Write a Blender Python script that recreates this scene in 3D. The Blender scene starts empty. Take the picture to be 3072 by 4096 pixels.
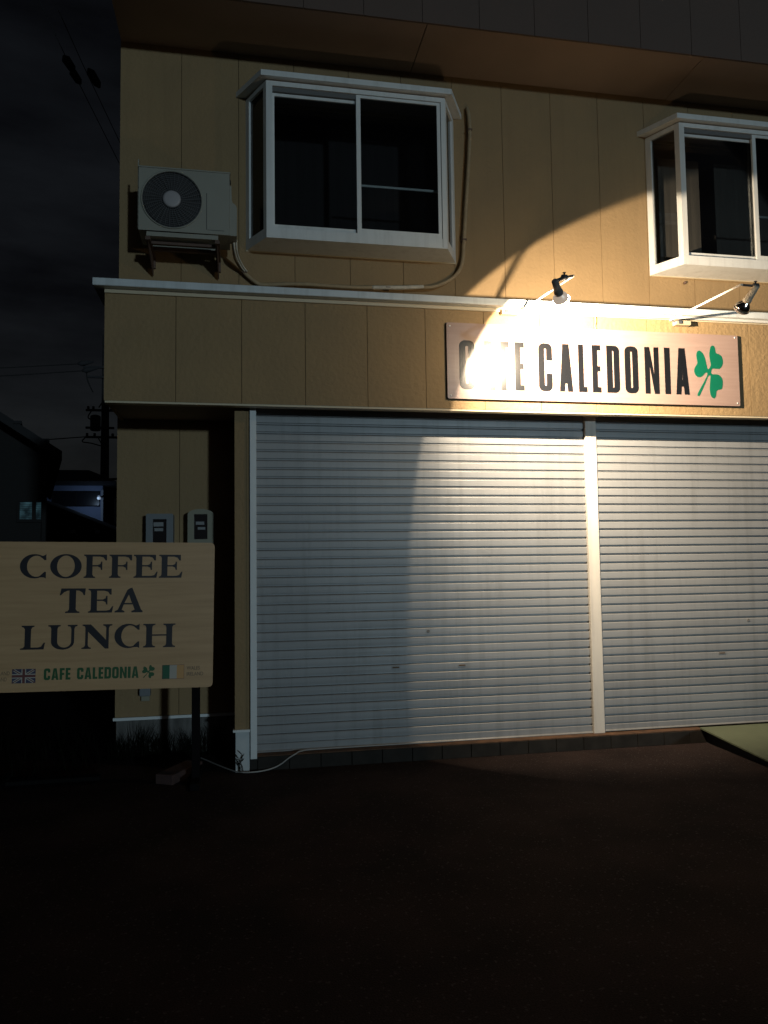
import bpy, bmesh, math, random
from mathutils import Vector, Matrix

random.seed(7)
D = bpy.data
SC = bpy.context.scene
COL = SC.collection

# ------------------------------------------------------------------ camera
cam = D.cameras.new('camera')
cam.sensor_fit = 'HORIZONTAL'
cam.sensor_width = 36.0
cam.lens = 3049.0 / 3072.0 * 36.0
cam.clip_start = 0.05
cam.clip_end = 2000
camo = D.objects.new('camera', cam)
COL.objects.link(camo)
rt = Vector((0.98267425, -0.18485421, -0.01342535))
up = Vector((0.00157175, -0.06412184, 0.99794084))
fw = Vector((0.18533442, 0.98067187, 0.06272034))
m = Matrix.Identity(4)
for i in range(3):
    m[i][0], m[i][1], m[i][2] = rt[i], up[i], -fw[i]
m.translation = (0, 0, 1.5)
camo.matrix_world = m
SC.camera = camo

# ------------------------------------------------------------------ sky, street light, exposure
SUN_EL, SUN_AZ = math.radians(3.8), math.radians(18.5)
world = D.worlds.new('World')
SC.world = world
world.use_nodes = True
nt = world.node_tree
nt.nodes.clear()
wo = nt.nodes.new('ShaderNodeOutputWorld')
bg = nt.nodes.new('ShaderNodeBackground')
sky = nt.nodes.new('ShaderNodeTexSky')
sky.sky_type = 'NISHITA'
sky.sun_disc = False
sky.sun_elevation = SUN_EL
sky.sun_rotation = math.pi - SUN_AZ
sky.air_density = 1.0
sky.dust_density = 2.0
# overcast night: the sky's own light is dimmed to night level and broken up by cloud
desat = nt.nodes.new('ShaderNodeHueSaturation')
desat.inputs['Saturation'].default_value = 0.35
tc = nt.nodes.new('ShaderNodeTexCoord')
mp = nt.nodes.new('ShaderNodeMapping')
mp.inputs['Scale'].default_value = (1.6, 1.6, 6.0)
noi = nt.nodes.new('ShaderNodeTexNoise')
noi.inputs['Scale'].default_value = 2.2
noi.inputs['Detail'].default_value = 6
noi.inputs['Roughness'].default_value = 0.55
cr = nt.nodes.new('ShaderNodeValToRGB')
cr.color_ramp.elements[0].position = 0.32
cr.color_ramp.elements[0].color = (0.24, 0.24, 0.30, 1)
cr.color_ramp.elements[1].position = 0.7
cr.color_ramp.elements[1].color = (0.82, 0.86, 1.0, 1)
mul = nt.nodes.new('ShaderNodeMixRGB')
mul.blend_type = 'MULTIPLY'
mul.inputs[0].default_value = 1.0
nt.links.new(tc.outputs['Generated'], mp.inputs['Vector'])
nt.links.new(mp.outputs['Vector'], noi.inputs['Vector'])
nt.links.new(noi.outputs['Fac'], cr.inputs['Fac'])
nt.links.new(sky.outputs['Color'], desat.inputs['Color'])
nt.links.new(desat.outputs['Color'], mul.inputs[1])
nt.links.new(cr.outputs['Color'], mul.inputs[2])
nt.links.new(mul.outputs['Color'], bg.inputs['Color'])
bg.inputs['Strength'].default_value = 0.0050
nt.links.new(bg.outputs['Background'], wo.inputs['Surface'])

sun = D.lights.new('sun', 'SUN')
sun.energy = 0.48
sun.angle = math.radians(2.0)
sun.color = (0.66, 0.89, 1.0)
suno = D.objects.new('sun', sun)
COL.objects.link(suno)
sdir = Vector((math.sin(SUN_AZ) * math.cos(SUN_EL), -math.cos(SUN_AZ) * math.cos(SUN_EL), math.sin(SUN_EL)))
suno.rotation_euler = sdir.to_track_quat('Z', 'Y').to_euler()
suno.location = sdir * 30

SC.view_settings.view_transform = 'Standard'
SC.view_settings.look = 'None'
SC.view_settings.exposure = 0.0
SC.view_settings.gamma = 1.0
SC.view_settings.use_curve_mapping = False
SC.cycles.use_denoising = True
SC.cycles.max_bounces = 8
SC.cycles.sample_clamp_indirect = 4.0

# ------------------------------------------------------------------ materials
def mat(name, col, rough=0.6, metal=0.0, spec=0.5, var=0.0, vscale=8.0, bump=0.0, bscale=60.0, bdist=0.004,
        detail=4.0, stretch=(1, 1, 1), streak=0.0, emit=None, estr=0.0, coat=0.0):
    mt = D.materials.new(name)
    mt.use_nodes = True
    n = mt.node_tree
    b = n.nodes['Principled BSDF']
    b.inputs['Base Color'].default_value = (*col, 1)
    b.inputs['Roughness'].default_value = rough
    b.inputs['Metallic'].default_value = metal
    b.inputs['Specular IOR Level'].default_value = spec
    b.inputs['Coat Weight'].default_value = coat
    b.inputs['Coat Roughness'].default_value = 0.12
    if emit:
        b.inputs['Emission Color'].default_value = (*emit, 1)
        b.inputs['Emission Strength'].default_value = estr
    g = n.nodes.new('ShaderNodeNewGeometry')
    mpn = n.nodes.new('ShaderNodeMapping')
    mpn.inputs['Scale'].default_value = stretch
    n.links.new(g.outputs['Position'], mpn.inputs['Vector'])
    if var > 0:
        nz = n.nodes.new('ShaderNodeTexNoise')
        nz.inputs['Scale'].default_value = vscale
        nz.inputs['Detail'].default_value = detail
        n.links.new(mpn.outputs['Vector'], nz.inputs['Vector'])
        r = n.nodes.new('ShaderNodeValToRGB')
        r.color_ramp.elements[0].position = 0.25
        r.color_ramp.elements[1].position = 0.75
        r.color_ramp.elements[0].color = (*[max(0, c * (1 - var)) for c in col], 1)
        r.color_ramp.elements[1].color = (*[min(1, c * (1 + var)) for c in col], 1)
        n.links.new(nz.outputs['Fac'], r.inputs['Fac'])
        n.links.new(r.outputs['Color'], b.inputs['Base Color'])
        rr = n.nodes.new('ShaderNodeMapRange')
        rr.inputs['To Min'].default_value = max(0, rough - 0.08)
        rr.inputs['To Max'].default_value = min(1, rough + 0.08)
        n.links.new(nz.outputs['Fac'], rr.inputs['Value'])
        n.links.new(rr.outputs['Result'], b.inputs['Roughness'])
    if streak > 0:
        sm = n.nodes.new('ShaderNodeMapping')
        sm.inputs['Scale'].default_value = (7.0, 7.0, 0.45)
        n.links.new(g.outputs['Position'], sm.inputs['Vector'])
        sn = n.nodes.new('ShaderNodeTexNoise')
        sn.inputs['Scale'].default_value = 2.0
        sn.inputs['Detail'].default_value = 6
        sn.inputs['Roughness'].default_value = 0.65
        n.links.new(sm.outputs['Vector'], sn.inputs['Vector'])
        sr = n.nodes.new('ShaderNodeMapRange')
        sr.inputs['From Min'].default_value = 0.48
        sr.inputs['From Max'].default_value = 0.78
        sr.inputs['To Min'].default_value = 0.0
        sr.inputs['To Max'].default_value = streak
        n.links.new(sn.outputs['Fac'], sr.inputs['Value'])
        sx = n.nodes.new('ShaderNodeMixRGB')
        sx.inputs[2].default_value = (col[0] * 0.35, col[1] * 0.32, col[2] * 0.28, 1)
        old = b.inputs['Base Color'].links
        if old:
            n.links.new(old[0].from_socket, sx.inputs[1])
        else:
            sx.inputs[1].default_value = (*col, 1)
        n.links.new(sr.outputs['Result'], sx.inputs[0])
        n.links.new(sx.outputs['Color'], b.inputs['Base Color'])
    if bump > 0:
        nb = n.nodes.new('ShaderNodeTexNoise')
        nb.inputs['Scale'].default_value = bscale
        nb.inputs['Detail'].default_value = 5
        n.links.new(mpn.outputs['Vector'], nb.inputs['Vector'])
        bp = n.nodes.new('ShaderNodeBump')
        bp.inputs['Strength'].default_value = bump
        bp.inputs['Distance'].default_value = bdist
        n.links.new(nb.outputs['Fac'], bp.inputs['Height'])
        n.links.new(bp.outputs['Normal'], b.inputs['Normal'])
    return mt


def wood_mat(name, c1, c2, rough=0.3, coat=0.0, scale=(1.2, 1, 22)):
    """printed pale plywood: long horizontal grain"""
    mt = D.materials.new(name)
    mt.use_nodes = True
    n = mt.node_tree
    b = n.nodes['Principled BSDF']
    g = n.nodes.new('ShaderNodeNewGeometry')
    mpn = n.nodes.new('ShaderNodeMapping')
    mpn.inputs['Scale'].default_value = scale
    n.links.new(g.outputs['Position'], mpn.inputs['Vector'])
    nz = n.nodes.new('ShaderNodeTexNoise')
    nz.inputs['Scale'].default_value = 2.0
    nz.inputs['Detail'].default_value = 8
    nz.inputs['Roughness'].default_value = 0.6
    nz.inputs['Distortion'].default_value = 0.4
    n.links.new(mpn.outputs['Vector'], nz.inputs['Vector'])
    r = n.nodes.new('ShaderNodeValToRGB')
    r.color_ramp.elements[0].position = 0.3
    r.color_ramp.elements[1].position = 0.7
    r.color_ramp.elements[0].color = (*c1, 1)
    r.color_ramp.elements[1].color = (*c2, 1)
    n.links.new(nz.outputs['Fac'], r.inputs['Fac'])
    n.links.new(r.outputs['Color'], b.inputs['Base Color'])
    b.inputs['Roughness'].default_value = rough
    b.inputs['Coat Weight'].default_value = coat
    b.inputs['Coat Roughness'].default_value = 0.15
    return mt


def glass_mat(name, tint=(0.8, 0.82, 0.82), gloss=0.1):
    mt = D.materials.new(name)
    mt.use_nodes = True
    n = mt.node_tree
    n.nodes.clear()
    o = n.nodes.new('ShaderNodeOutputMaterial')
    t = n.nodes.new('ShaderNodeBsdfTransparent')
    t.inputs['Color'].default_value = (*tint, 1)
    gl = n.nodes.new('ShaderNodeBsdfGlossy')
    gl.inputs['Roughness'].default_value = 0.03
    fr = n.nodes.new('ShaderNodeFresnel')
    fr.inputs['IOR'].default_value = 1.45
    mx = n.nodes.new('ShaderNodeMixShader')
    n.links.new(fr.outputs['Fac'], mx.inputs['Fac'])
    n.links.new(t.outputs['BSDF'], mx.inputs[1])
    n.links.new(gl.outputs['BSDF'], mx.inputs[2])
    n.links.new(mx.outputs['Shader'], o.inputs['Surface'])
    return mt


def asphalt_mat():
    mt = D.materials.new('asphalt')
    mt.use_nodes = True
    n = mt.node_tree
    b = n.nodes['Principled BSDF']
    g = n.nodes.new('ShaderNodeNewGeometry')
    big = n.nodes.new('ShaderNodeTexNoise')
    big.inputs['Scale'].default_value = 1.7
    big.inputs['Detail'].default_value = 5
    fine = n.nodes.new('ShaderNodeTexNoise')
    fine.inputs['Scale'].default_value = 150
    fine.inputs['Detail'].default_value = 3
    vor = n.nodes.new('ShaderNodeTexVoronoi')
    vor.inputs['Scale'].default_value = 120
    for t in (big, fine, vor):
        n.links.new(g.outputs['Position'], t.inputs['Vector'])
    r1 = n.nodes.new('ShaderNodeValToRGB')
    r1.color_ramp.elements[0].position = 0.36
    r1.color_ramp.elements[1].position = 0.66
    r1.color_ramp.elements[0].color = (0.0150, 0.0105, 0.0105, 1)
    r1.color_ramp.elements[1].color = (0.0300, 0.0205, 0.0195, 1)
    n.links.new(big.outputs['Fac'], r1.inputs['Fac'])
    r2 = n.nodes.new('ShaderNodeValToRGB')
    r2.color_ramp.elements[0].position = 0.35
    r2.color_ramp.elements[1].position = 0.75
    r2.color_ramp.elements[0].color = (0.55, 0.55, 0.55, 1)
    r2.color_ramp.elements[1].color = (1.6, 1.6, 1.6, 1)
    n.links.new(fine.outputs['Fac'], r2.inputs['Fac'])
    mm = n.nodes.new('ShaderNodeMixRGB')
    mm.blend_type = 'MULTIPLY'
    mm.inputs[0].default_value = 1
    n.links.new(r1.outputs['Color'], mm.inputs[1])
    n.links.new(r2.outputs['Color'], mm.inputs[2])
    # a few pale stones worn clean in the surface
    r3 = n.nodes.new('ShaderNodeValToRGB')
    r3.color_ramp.elements[0].position = 0.965
    r3.color_ramp.elements[1].position = 0.985
    r3.color_ramp.elements[0].color = (0, 0, 0, 1)
    r3.color_ramp.elements[1].color = (1, 1, 1, 1)
    sep = n.nodes.new('ShaderNodeSeparateColor')
    n.links.new(vor.outputs['Color'], sep.inputs['Color'])
    n.links.new(sep.outputs['Red'], r3.inputs['Fac'])
    m2 = n.nodes.new('ShaderNodeMixRGB')
    m2.inputs[2].default_value = (0.055, 0.050, 0.049, 1)
    n.links.new(r3.outputs['Color'], m2.inputs[0])
    n.links.new(mm.outputs['Color'], m2.inputs[1])
    n.links.new(m2.outputs['Color'], b.inputs['Base Color'])
    b.inputs['Roughness'].default_value = 0.9
    b.inputs['Specular IOR Level'].default_value = 0.12
    bp = n.nodes.new('ShaderNodeBump')
    bp.inputs['Strength'].default_value = 0.7
    bp.inputs['Distance'].default_value = 0.006
    n.links.new(fine.outputs['Fac'], bp.inputs['Height'])
    n.links.new(bp.outputs['Normal'], b.inputs['Normal'])
    return mt


SIDING = (0.272, 0.184, 0.090)
M_SIDING = mat('siding_render', SIDING, 0.75, streak=0.12, var=0.10, vscale=2.2, bump=0.7, bscale=42, bdist=0.006)
M_UPPER = mat('siding_upper_dimmed', (0.105, 0.068, 0.054), 0.75, var=0.08, vscale=3.0, bump=0.5, bscale=42, bdist=0.006)  # weaker street light on the upper storey is put into this darker colour
M_SIDING2 = mat('siding_render_rough', tuple(c * 1.08 for c in SIDING), 0.75, streak=0.10, var=0.09, vscale=3.0, bump=0.8, bscale=30, bdist=0.008)
M_SOFFIT = mat('soffit_board', (0.29, 0.212, 0.165), 0.7, var=0.06, vscale=4, bump=0.2, bscale=50)
M_BACK = mat('dark_backing', (0.11, 0.072, 0.04), 0.9)
M_LEDGE = mat('ledge_white_paint', (0.62, 0.66, 0.68), 0.45, streak=0.4, var=0.07, vscale=7, stretch=(1, 1, 4))
M_FLASH = mat('flashing_beige', (0.55, 0.47, 0.33), 0.5)
M_SHUT = mat('shutter_steel_paint', (0.240, 0.248, 0.258), 0.40, spec=0.4, metal=0.1, streak=0.35, var=0.06, vscale=3.0, stretch=(0.5, 1, 9))
M_LOCK = mat('lock_dull_metal', (0.16, 0.155, 0.15), 0.5)
M_MULL = mat('post_pale_paint', (0.62, 0.60, 0.56), 0.5, streak=0.4, var=0.05, vscale=6, stretch=(4, 1, 0.6))
M_WHITE = mat('white_frame_paint', (0.66, 0.69, 0.70), 0.4, var=0.04, vscale=9)
M_ALU = mat('white_aluminium', (0.68, 0.70, 0.70), 0.38, streak=0.3, var=0.03, vscale=9)
M_WINLINE = mat('sash_gasket', (0.12, 0.12, 0.12), 0.6)
M_GLASS = glass_mat('window_glass')
M_ROOM = mat('room_dark_wall', (0.10, 0.09, 0.085), 0.9, var=0.15, vscale=2)
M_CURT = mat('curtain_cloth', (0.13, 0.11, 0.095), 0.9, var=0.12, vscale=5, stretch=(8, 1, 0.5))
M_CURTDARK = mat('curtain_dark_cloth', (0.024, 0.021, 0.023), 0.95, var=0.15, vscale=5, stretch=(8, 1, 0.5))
M_CONC = mat('plinth_concrete', (0.115, 0.112, 0.108), 0.9, var=0.5, vscale=7, bump=0.4, bscale=30, stretch=(2.5, 1, 0.6))
M_BLOCK = mat('pier_base_paint', (0.50, 0.53, 0.54), 0.6, var=0.08, vscale=10)
M_TILE = mat('kerb_tile', (0.024, 0.022, 0.020), 0.8, spec=0.15, var=0.3, vscale=9, bump=0.2, bscale=40)
M_GROUT = mat('kerb_grout', (0.018, 0.016, 0.014), 0.9)
M_RUST = mat('kerb_top_rusty', (0.085, 0.043, 0.022), 0.8, var=0.5, vscale=14)
M_ASPH = asphalt_mat()
M_SIGN = wood_mat('sign_pink_wood', (0.295, 0.205, 0.175), (0.345, 0.245, 0.212), 0.30, 0.5)
M_SIGNEDGE = mat('sign_edge', (0.10, 0.07, 0.05), 0.6)
M_BLACK = mat('letter_black', (0.005, 0.005, 0.006), 0.24, coat=0.35)
M_GREEN = mat('clover_green', (0.0, 0.12, 0.062), 0.32, coat=0.3)
M_SIGN2 = wood_mat('signboard_wood', (0.47, 0.295, 0.152), (0.575, 0.370, 0.20), 0.35, 0.25, (1.0, 1, 16))
M_PRINT = mat('signboard_letter_black', (0.012, 0.011, 0.018), 0.4)
M_PGREEN = mat('signboard_letter_green', (0.02, 0.10, 0.035), 0.4)
M_PGREY = mat('small_print_brown', (0.14, 0.10, 0.06), 0.5)
M_FBLUE = mat('flag_blue', (0.04, 0.04, 0.085), 0.5)
M_FWHITE = mat('flag_white', (0.42, 0.39, 0.34), 0.5)
M_FRED = mat('flag_red', (0.13, 0.035, 0.035), 0.5)
M_FGREEN = mat('flag_green', (0.005, 0.10, 0.045), 0.5)
M_FORANGE = mat('flag_orange', (0.55, 0.30, 0.11), 0.5)
M_POST = mat('post_dark_steel', (0.006, 0.005, 0.0055), 0.9, spec=0.08)
M_AC = mat('unit_beige_paint', (0.27, 0.265, 0.225), 0.5, var=0.04, vscale=6)
M_ACDARK = mat('fan_dark', (0.02, 0.02, 0.022), 0.6)
M_GRILLE = mat('fan_grille_grey', (0.10, 0.10, 0.105), 0.5)
M_HUB = mat('fan_hub_grey', (0.33, 0.31, 0.32), 0.5)
M_BRKT = mat('bracket_brown', (0.10, 0.06, 0.045), 0.7, var=0.2, vscale=20)
M_PIPE = mat('pipe_tape_beige', (0.33, 0.25, 0.15), 0.7, var=0.15, vscale=25, bump=0.3, bscale=60)
M_PIPEPALE = mat('pipe_tape_pale', (0.52, 0.48, 0.40), 0.7, var=0.25, vscale=30, bump=0.5, bscale=50)
M_METGREY = mat('meter_grey', (0.15, 0.165, 0.18), 0.5)
M_METBEIGE = mat('meter_beige', (0.23, 0.22, 0.16), 0.5)
M_METWIN = mat('meter_window', (0.01, 0.01, 0.012), 0.15)
M_METLAB = mat('meter_label', (0.20, 0.21, 0.22), 0.5)
M_LAMPROD = mat('lamp_rod_white', (0.72, 0.70, 0.66), 0.4)
M_LAMPDARK = mat('lamp_clamp_dark', (0.06, 0.065, 0.08), 0.5)
M_SOCKDARK = mat('lamp_socket_grey', (0.22, 0.21, 0.205), 0.5)
M_SOCKPALE = mat('lamp_socket_pale', (0.62, 0.55, 0.45), 0.5)
M_SILVER = mat('bulb_silver', (0.86, 0.84, 0.82), 0.12, metal=1.0)
M_BULBSILVER2 = mat('bulb_silver_frosted', (0.66, 0.60, 0.54), 0.35, metal=0.6, emit=(1.0, 0.80, 0.62), estr=0.38)
M_LIT = mat('bulb_lit_glass', (0.9, 0.85, 0.75), 0.3, emit=(1.0, 0.77, 0.49), estr=420.0)
M_BULBGLASS = mat('bulb_unlit_glass', (0.35, 0.32, 0.30), 0.08, metal=0.7)
M_BOX = mat('junction_box_beige', (0.50, 0.42, 0.28), 0.5)
M_DUCT = mat('duct_white', (0.60, 0.60, 0.58), 0.45, var=0.08, vscale=12)
M_CORD = mat('cord_yellow_green', (0.30, 0.30, 0.12), 0.6)
M_CABLE = mat('cable_white', (0.33, 0.32, 0.31), 0.5)
M_RAMP = mat('ramp_green', (0.098, 0.118, 0.075), 0.7, var=0.10, vscale=12, bump=0.6, bscale=70, bdist=0.003)
M_RAMPSIDE = mat('ramp_side_dark', (0.02, 0.02, 0.022), 0.8)
M_BRICK = mat('brick_red', (0.055, 0.030, 0.027), 0.95, var=0.25, vscale=25, bump=0.4, bscale=60)
M_WEED = mat('weed_dark', (0.006, 0.007, 0.0045), 1.0, spec=0.0)
M_ROOFTILE = mat('roof_tile_dark', (0.014, 0.014, 0.016), 0.85, var=0.2, vscale=5)
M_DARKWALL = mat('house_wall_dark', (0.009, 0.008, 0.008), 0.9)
M_BLUEWALL = mat('house_wall_bluish', (0.20, 0.24, 0.36), 0.8, var=0.06, vscale=2)
M_DARKWIN = mat('house_window_dark', (0.012, 0.013, 0.018), 0.3)
M_HOUSEWHITE = mat('house_trim_pale', (0.30, 0.32, 0.36), 0.7)
M_TEAL = mat('window_lit_teal', (0.03, 0.05, 0.06), 0.5, emit=(0.22, 0.52, 0.64), estr=0.07)
_n = M_TEAL.node_tree
_z = _n.nodes.new('ShaderNodeTexNoise')
_z.inputs['Scale'].default_value = 9.0
_z.inputs['Detail'].default_value = 3
_mr = _n.nodes.new('ShaderNodeMapRange')
_mr.inputs['From Min'].default_value = 0.35
_mr.inputs['From Max'].default_value = 0.68
_mr.inputs['To Min'].default_value = 0.006
_mr.inputs['To Max'].default_value = 0.085
_n.links.new(_n.nodes['Geometry'].outputs['Position'], _z.inputs['Vector'])
_n.links.new(_z.outputs['Fac'], _mr.inputs['Value'])
_n.links.new(_mr.outputs['Result'], _n.nodes['Principled BSDF'].inputs['Emission Strength'])
M_WLAMP = mat('wall_lamp_glass', (0.6, 0.65, 0.7), 0.4, emit=(0.6, 0.75, 1.0), estr=0.28)
M_POLE = mat('pole_concrete_dark', (0.028, 0.028, 0.032), 0.9)
M_WIRE = mat('wire_black', (0.008, 0.008, 0.009), 0.8)
M_KERB = mat('kerb_concrete', (0.006, 0.006, 0.006), 0.95, spec=0.1, var=0.3, vscale=5)


# ------------------------------------------------------------------ mesh helpers
def bm_box(bm, x0, x1, y0, y1, z0, z1, bev=0.0):
    vs = [bm.verts.new((x, y, z)) for x in (x0, x1) for y in (y0, y1) for z in (z0, z1)]
    f = [(0, 1, 3, 2), (4, 6, 7, 5), (0, 4, 5, 1), (2, 3, 7, 6), (0, 2, 6, 4), (1, 5, 7, 3)]
    fs = [bm.faces.new([vs[i] for i in q]) for q in f]
    if bev > 0:
        es = list({e for fc in fs for e in fc.edges})
        bmesh.ops.bevel(bm, geom=es, offset=bev, segments=2, affect='EDGES', profile=0.5)
    return bm


def box(x0, x1, y0, y1, z0, z1, bev=0.0):
    return bm_box(bmesh.new(), x0, x1, y0, y1, z0, z1, bev)


def bm_prism(bm, pts_a, pts_b):
    """two rings of the same count joined to a closed solid"""
    a = [bm.verts.new(p) for p in pts_a]
    b = [bm.verts.new(p) for p in pts_b]
    n = len(a)
    bm.faces.new(a)
    bm.faces.new(list(reversed(b)))
    for i in range(n):
        bm.faces.new((a[i], b[i], b[(i + 1) % n], a[(i + 1) % n]))
    return bm


def bm_tube(bm, pts, r, seg=8, cap=True):
    pts = [Vector(p) for p in pts]
    rings = []
    prev = None
    for i, p in enumerate(pts):
        d = (pts[min(i + 1, len(pts) - 1)] - pts[max(i - 1, 0)]).normalized()
        u = d.orthogonal() if prev is None else (prev - d * prev.dot(d))
        if u.length < 1e-6:
            u = d.orthogonal()
        u.normalize()
        prev = u
        v = d.cross(u)
        rr = r[i] if isinstance(r, (list, tuple)) else r
        rings.append([bm.verts.new(p + (u * math.cos(t) + v * math.sin(t)) * rr)
                      for t in [2 * math.pi * k / seg for k in range(seg)]])
    for a, b in zip(rings, rings[1:]):
        for k in range(seg):
            f = bm.faces.new((a[k], a[(k + 1) % seg], b[(k + 1) % seg], b[k]))
            f.smooth = True
    if cap:
        bm.faces.new(list(reversed(rings[0])))
        bm.faces.new(rings[-1])
    return bm


def bm_lathe(bm, org, axis, prof, seg=24):
    """prof: (distance along axis, radius)"""
    org, axis = Vector(org), Vector(axis).normalized()
    return bm_tube_axis(bm, org, axis, prof, seg)


def bm_tube_axis(bm, org, axis, prof, seg):
    u = axis.orthogonal().normalized()
    v = axis.cross(u)
    rings = []
    for s, r in prof:
        c = org + axis * s
        rings.append([bm.verts.new(c + (u * math.cos(2 * math.pi * k / seg) + v * math.sin(2 * math.pi * k / seg)) * max(r, 1e-4))
                      for k in range(seg)])
    for a, b in zip(rings, rings[1:]):
        for k in range(seg):
            f = bm.faces.new((a[k], a[(k + 1) % seg], b[(k + 1) % seg], b[k]))
            f.smooth = True
    bm.faces.new(list(reversed(rings[0])))
    bm.faces.new(rings[-1])
    return bm


def smooth_path(pts, n=6):
    """Catmull-Rom through the points"""
    P = [Vector(p) for p in pts]
    P = [P[0] * 2 - P[1]] + P + [P[-1] * 2 - P[-2]]
    out = []
    for i in range(1, len(P) - 2):
        a, b, c, d = P[i - 1:i + 3]
        for k in range(n):
            t = k / n
            out.append(0.5 * ((2 * b) + (c - a) * t + (2 * a - 5 * b + 4 * c - d) * t * t + (3 * b - a - 3 * c + d) * t ** 3))
    out.append(P[-2])
    return out


def mesh_of(name, bm, mt):
    bmesh.ops.recalc_face_normals(bm, faces=bm.faces[:])
    me = D.meshes.new(name)
    bm.to_mesh(me)
    bm.free()
    me.materials.append(mt)
    return me


def link(name, me, parent=None, loc=(0, 0, 0)):
    o = D.objects.new(name, me)
    COL.objects.link(o)
    if parent is not None:
        o.parent = parent
        o.matrix_parent_inverse = Matrix.Translation(-world_loc(parent))
    o.location = loc
    return o


WL = {}


def world_loc(o):
    return WL.get(o.name, Vector((0, 0, 0)))


def part(name, bm, mt, parent=None, loc=(0, 0, 0)):
    return link(name, mesh_of(name, bm, mt), parent, loc)


def tag(o, label=None, cat=None, group=None, kind=None):
    if label: o['label'] = label
    if cat: o['category'] = cat
    if group: o['group'] = group
    if kind: o['kind'] = kind
    return o


def thing(name, loc, label, cat, group=None):
    o = D.objects.new(name, None)
    COL.objects.link(o)
    o.location = loc
    o.empty_display_size = 0.1
    WL[o.name] = Vector(loc)
    return tag(o, label, cat, group)


def poly_mesh(name, rings, y, thick, mt, xf=None):
    """flat lettering / emblem: outer rings and holes in the x-z plane, given a real thickness towards the viewer"""
    cu = D.curves.new(name, 'CURVE')
    cu.dimensions = '2D'
    cu.fill_mode = 'BOTH'
    cu.extrude = thick / 2
    for ring in rings:
        sp = cu.splines.new('POLY')
        sp.points.add(len(ring) - 1)
        for i, p in enumerate(ring):
            sp.points[i].co = (p[0], p[1], 0, 1)
        sp.use_cyclic_u = True
    tmp = D.objects.new('tmp', cu)
    COL.objects.link(tmp)
    dg = bpy.context.evaluated_depsgraph_get()
    dg.update()
    me = D.meshes.new_from_object(tmp.evaluated_get(dg))
    D.objects.remove(tmp)
    D.curves.remove(cu)
    me.name = name
    for v in me.vertices:
        x, z, t = v.co
        if xf: x, z = xf(x, z)
        v.co = (x, y - t, z)
    me.materials.clear()
    me.materials.append(mt)
    return me


def arc(cx, cy, rx, ry, a0, a1, n=8):
    return [(cx + rx * math.cos(math.radians(a0 + (a1 - a0) * i / n)), cy + ry * math.sin(math.radians(a0 + (a1 - a0) * i / n)))
            for i in range(n + 1)]


# ------------------------------------------------------------------ ground
bm = bmesh.new()
xs = [-300, -60, -12, -6, -3, -1, 0, 1, 2, 3, 4, 5, 7, 12, 60, 300]
ys = [-200, -40, -8, -2, 0, 1, 2, 3, 4, 4.6, 5.2, 5.66, 6.5, 8, 14, 40, 600]
g = [[bm.verts.new((x, y, 0)) for y in ys] for x in xs]
for i in range(len(xs) - 1):
    for j in range(len(ys) - 1):
        bm.faces.new((g[i][j], g[i + 1][j], g[i + 1][j + 1], g[i][j + 1]))
tag(part('ground', bm, M_ASPH), kind='structure')

# ------------------------------------------------------------------ the cafe building
F, MW, K, S = 5.5, 6.3, 5.65, 5.75       # fascia front, main wall front, kerb front, shutter front
bld = thing('cafe_building', (2.0, 6.3, 0), 'tan panelled cafe building with roller shutters and two box bay windows', 'building')
GAP = 0.0040
SOFZ = 5.785

WIN_DX = (0.0, 3.665)
holes = [(0.11 + d, 1.80 + d, 4.14, 5.36) for d in WIN_DX]


def panel(x0, x1, z0, z1, y, t, hs=()):
    bm = bmesh.new()
    rects = [(x0, x1, z0, z1)]
    for h in hs:
        new = []
        for r in rects:
            a, b, c, d = r
            if h[0] >= b or h[1] <= a or h[2] >= d or h[3] <= c:
                new.append(r)
                continue
            l, rr = max(a, h[0]), min(b, h[1])
            lo, hi = max(c, h[2]), min(d, h[3])
            if a < l: new.append((a, l, c, d))
            if rr < b: new.append((rr, b, c, d))
            if c < lo: new.append((l, rr, c, lo))
            if hi < d: new.append((l, rr, hi, d))
        rects = new
    for a, b, c, d in rects:
        if b - a > 0.002 and d - c > 0.002:
            bm_box(bm, a, b, y, y + t, c, d)
    return bm


# main (upper) wall panels
mj = [-0.96, -0.473, -0.008, 0.456, 0.926, 1.39, 1.852, 2.315, 2.78, 3.243, 3.706, 4.168, 4.634, 5.10, 5.56, 6.03, 6.5]
for a, b in zip(mj, mj[1:]):
    inside = [h for h in holes if h[0] <= a + GAP / 2 and h[1] >= b - GAP / 2]
    if inside:      # a panel interrupted by a window: one piece below it, one above
        part('siding_panel', panel(a + GAP / 2, b - GAP / 2, 3.36, inside[0][2], MW, 0.018), M_SIDING, bld)
        part('siding_panel', panel(a + GAP / 2, b - GAP / 2, inside[0][3], SOFZ + 0.02, MW, 0.018), M_SIDING, bld)
    else:
        part('siding_panel', panel(a + GAP / 2, b - GAP / 2, 3.36, SOFZ + 0.02, MW, 0.018, holes), M_SIDING, bld)
# wall behind the panels (keeps the joints dark), with the window openings
part('wall', panel(-0.955, 6.5, 0.0, 8.3, MW + 0.0185, 0.08, [(h[0] + 0.005, h[1] - 0.005, h[2] + 0.005, h[3] - 0.005) for h in holes]), M_BACK, bld)
# body of the house behind
part('house_body', box(-0.955, 6.5, 8.2, 12.0, 0.0, 8.3), M_SIDING, bld)
part('end_wall', box(-0.955, -0.93, MW + 0.1, 8.19, 0.0, 8.3), M_SIDING, bld)
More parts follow.
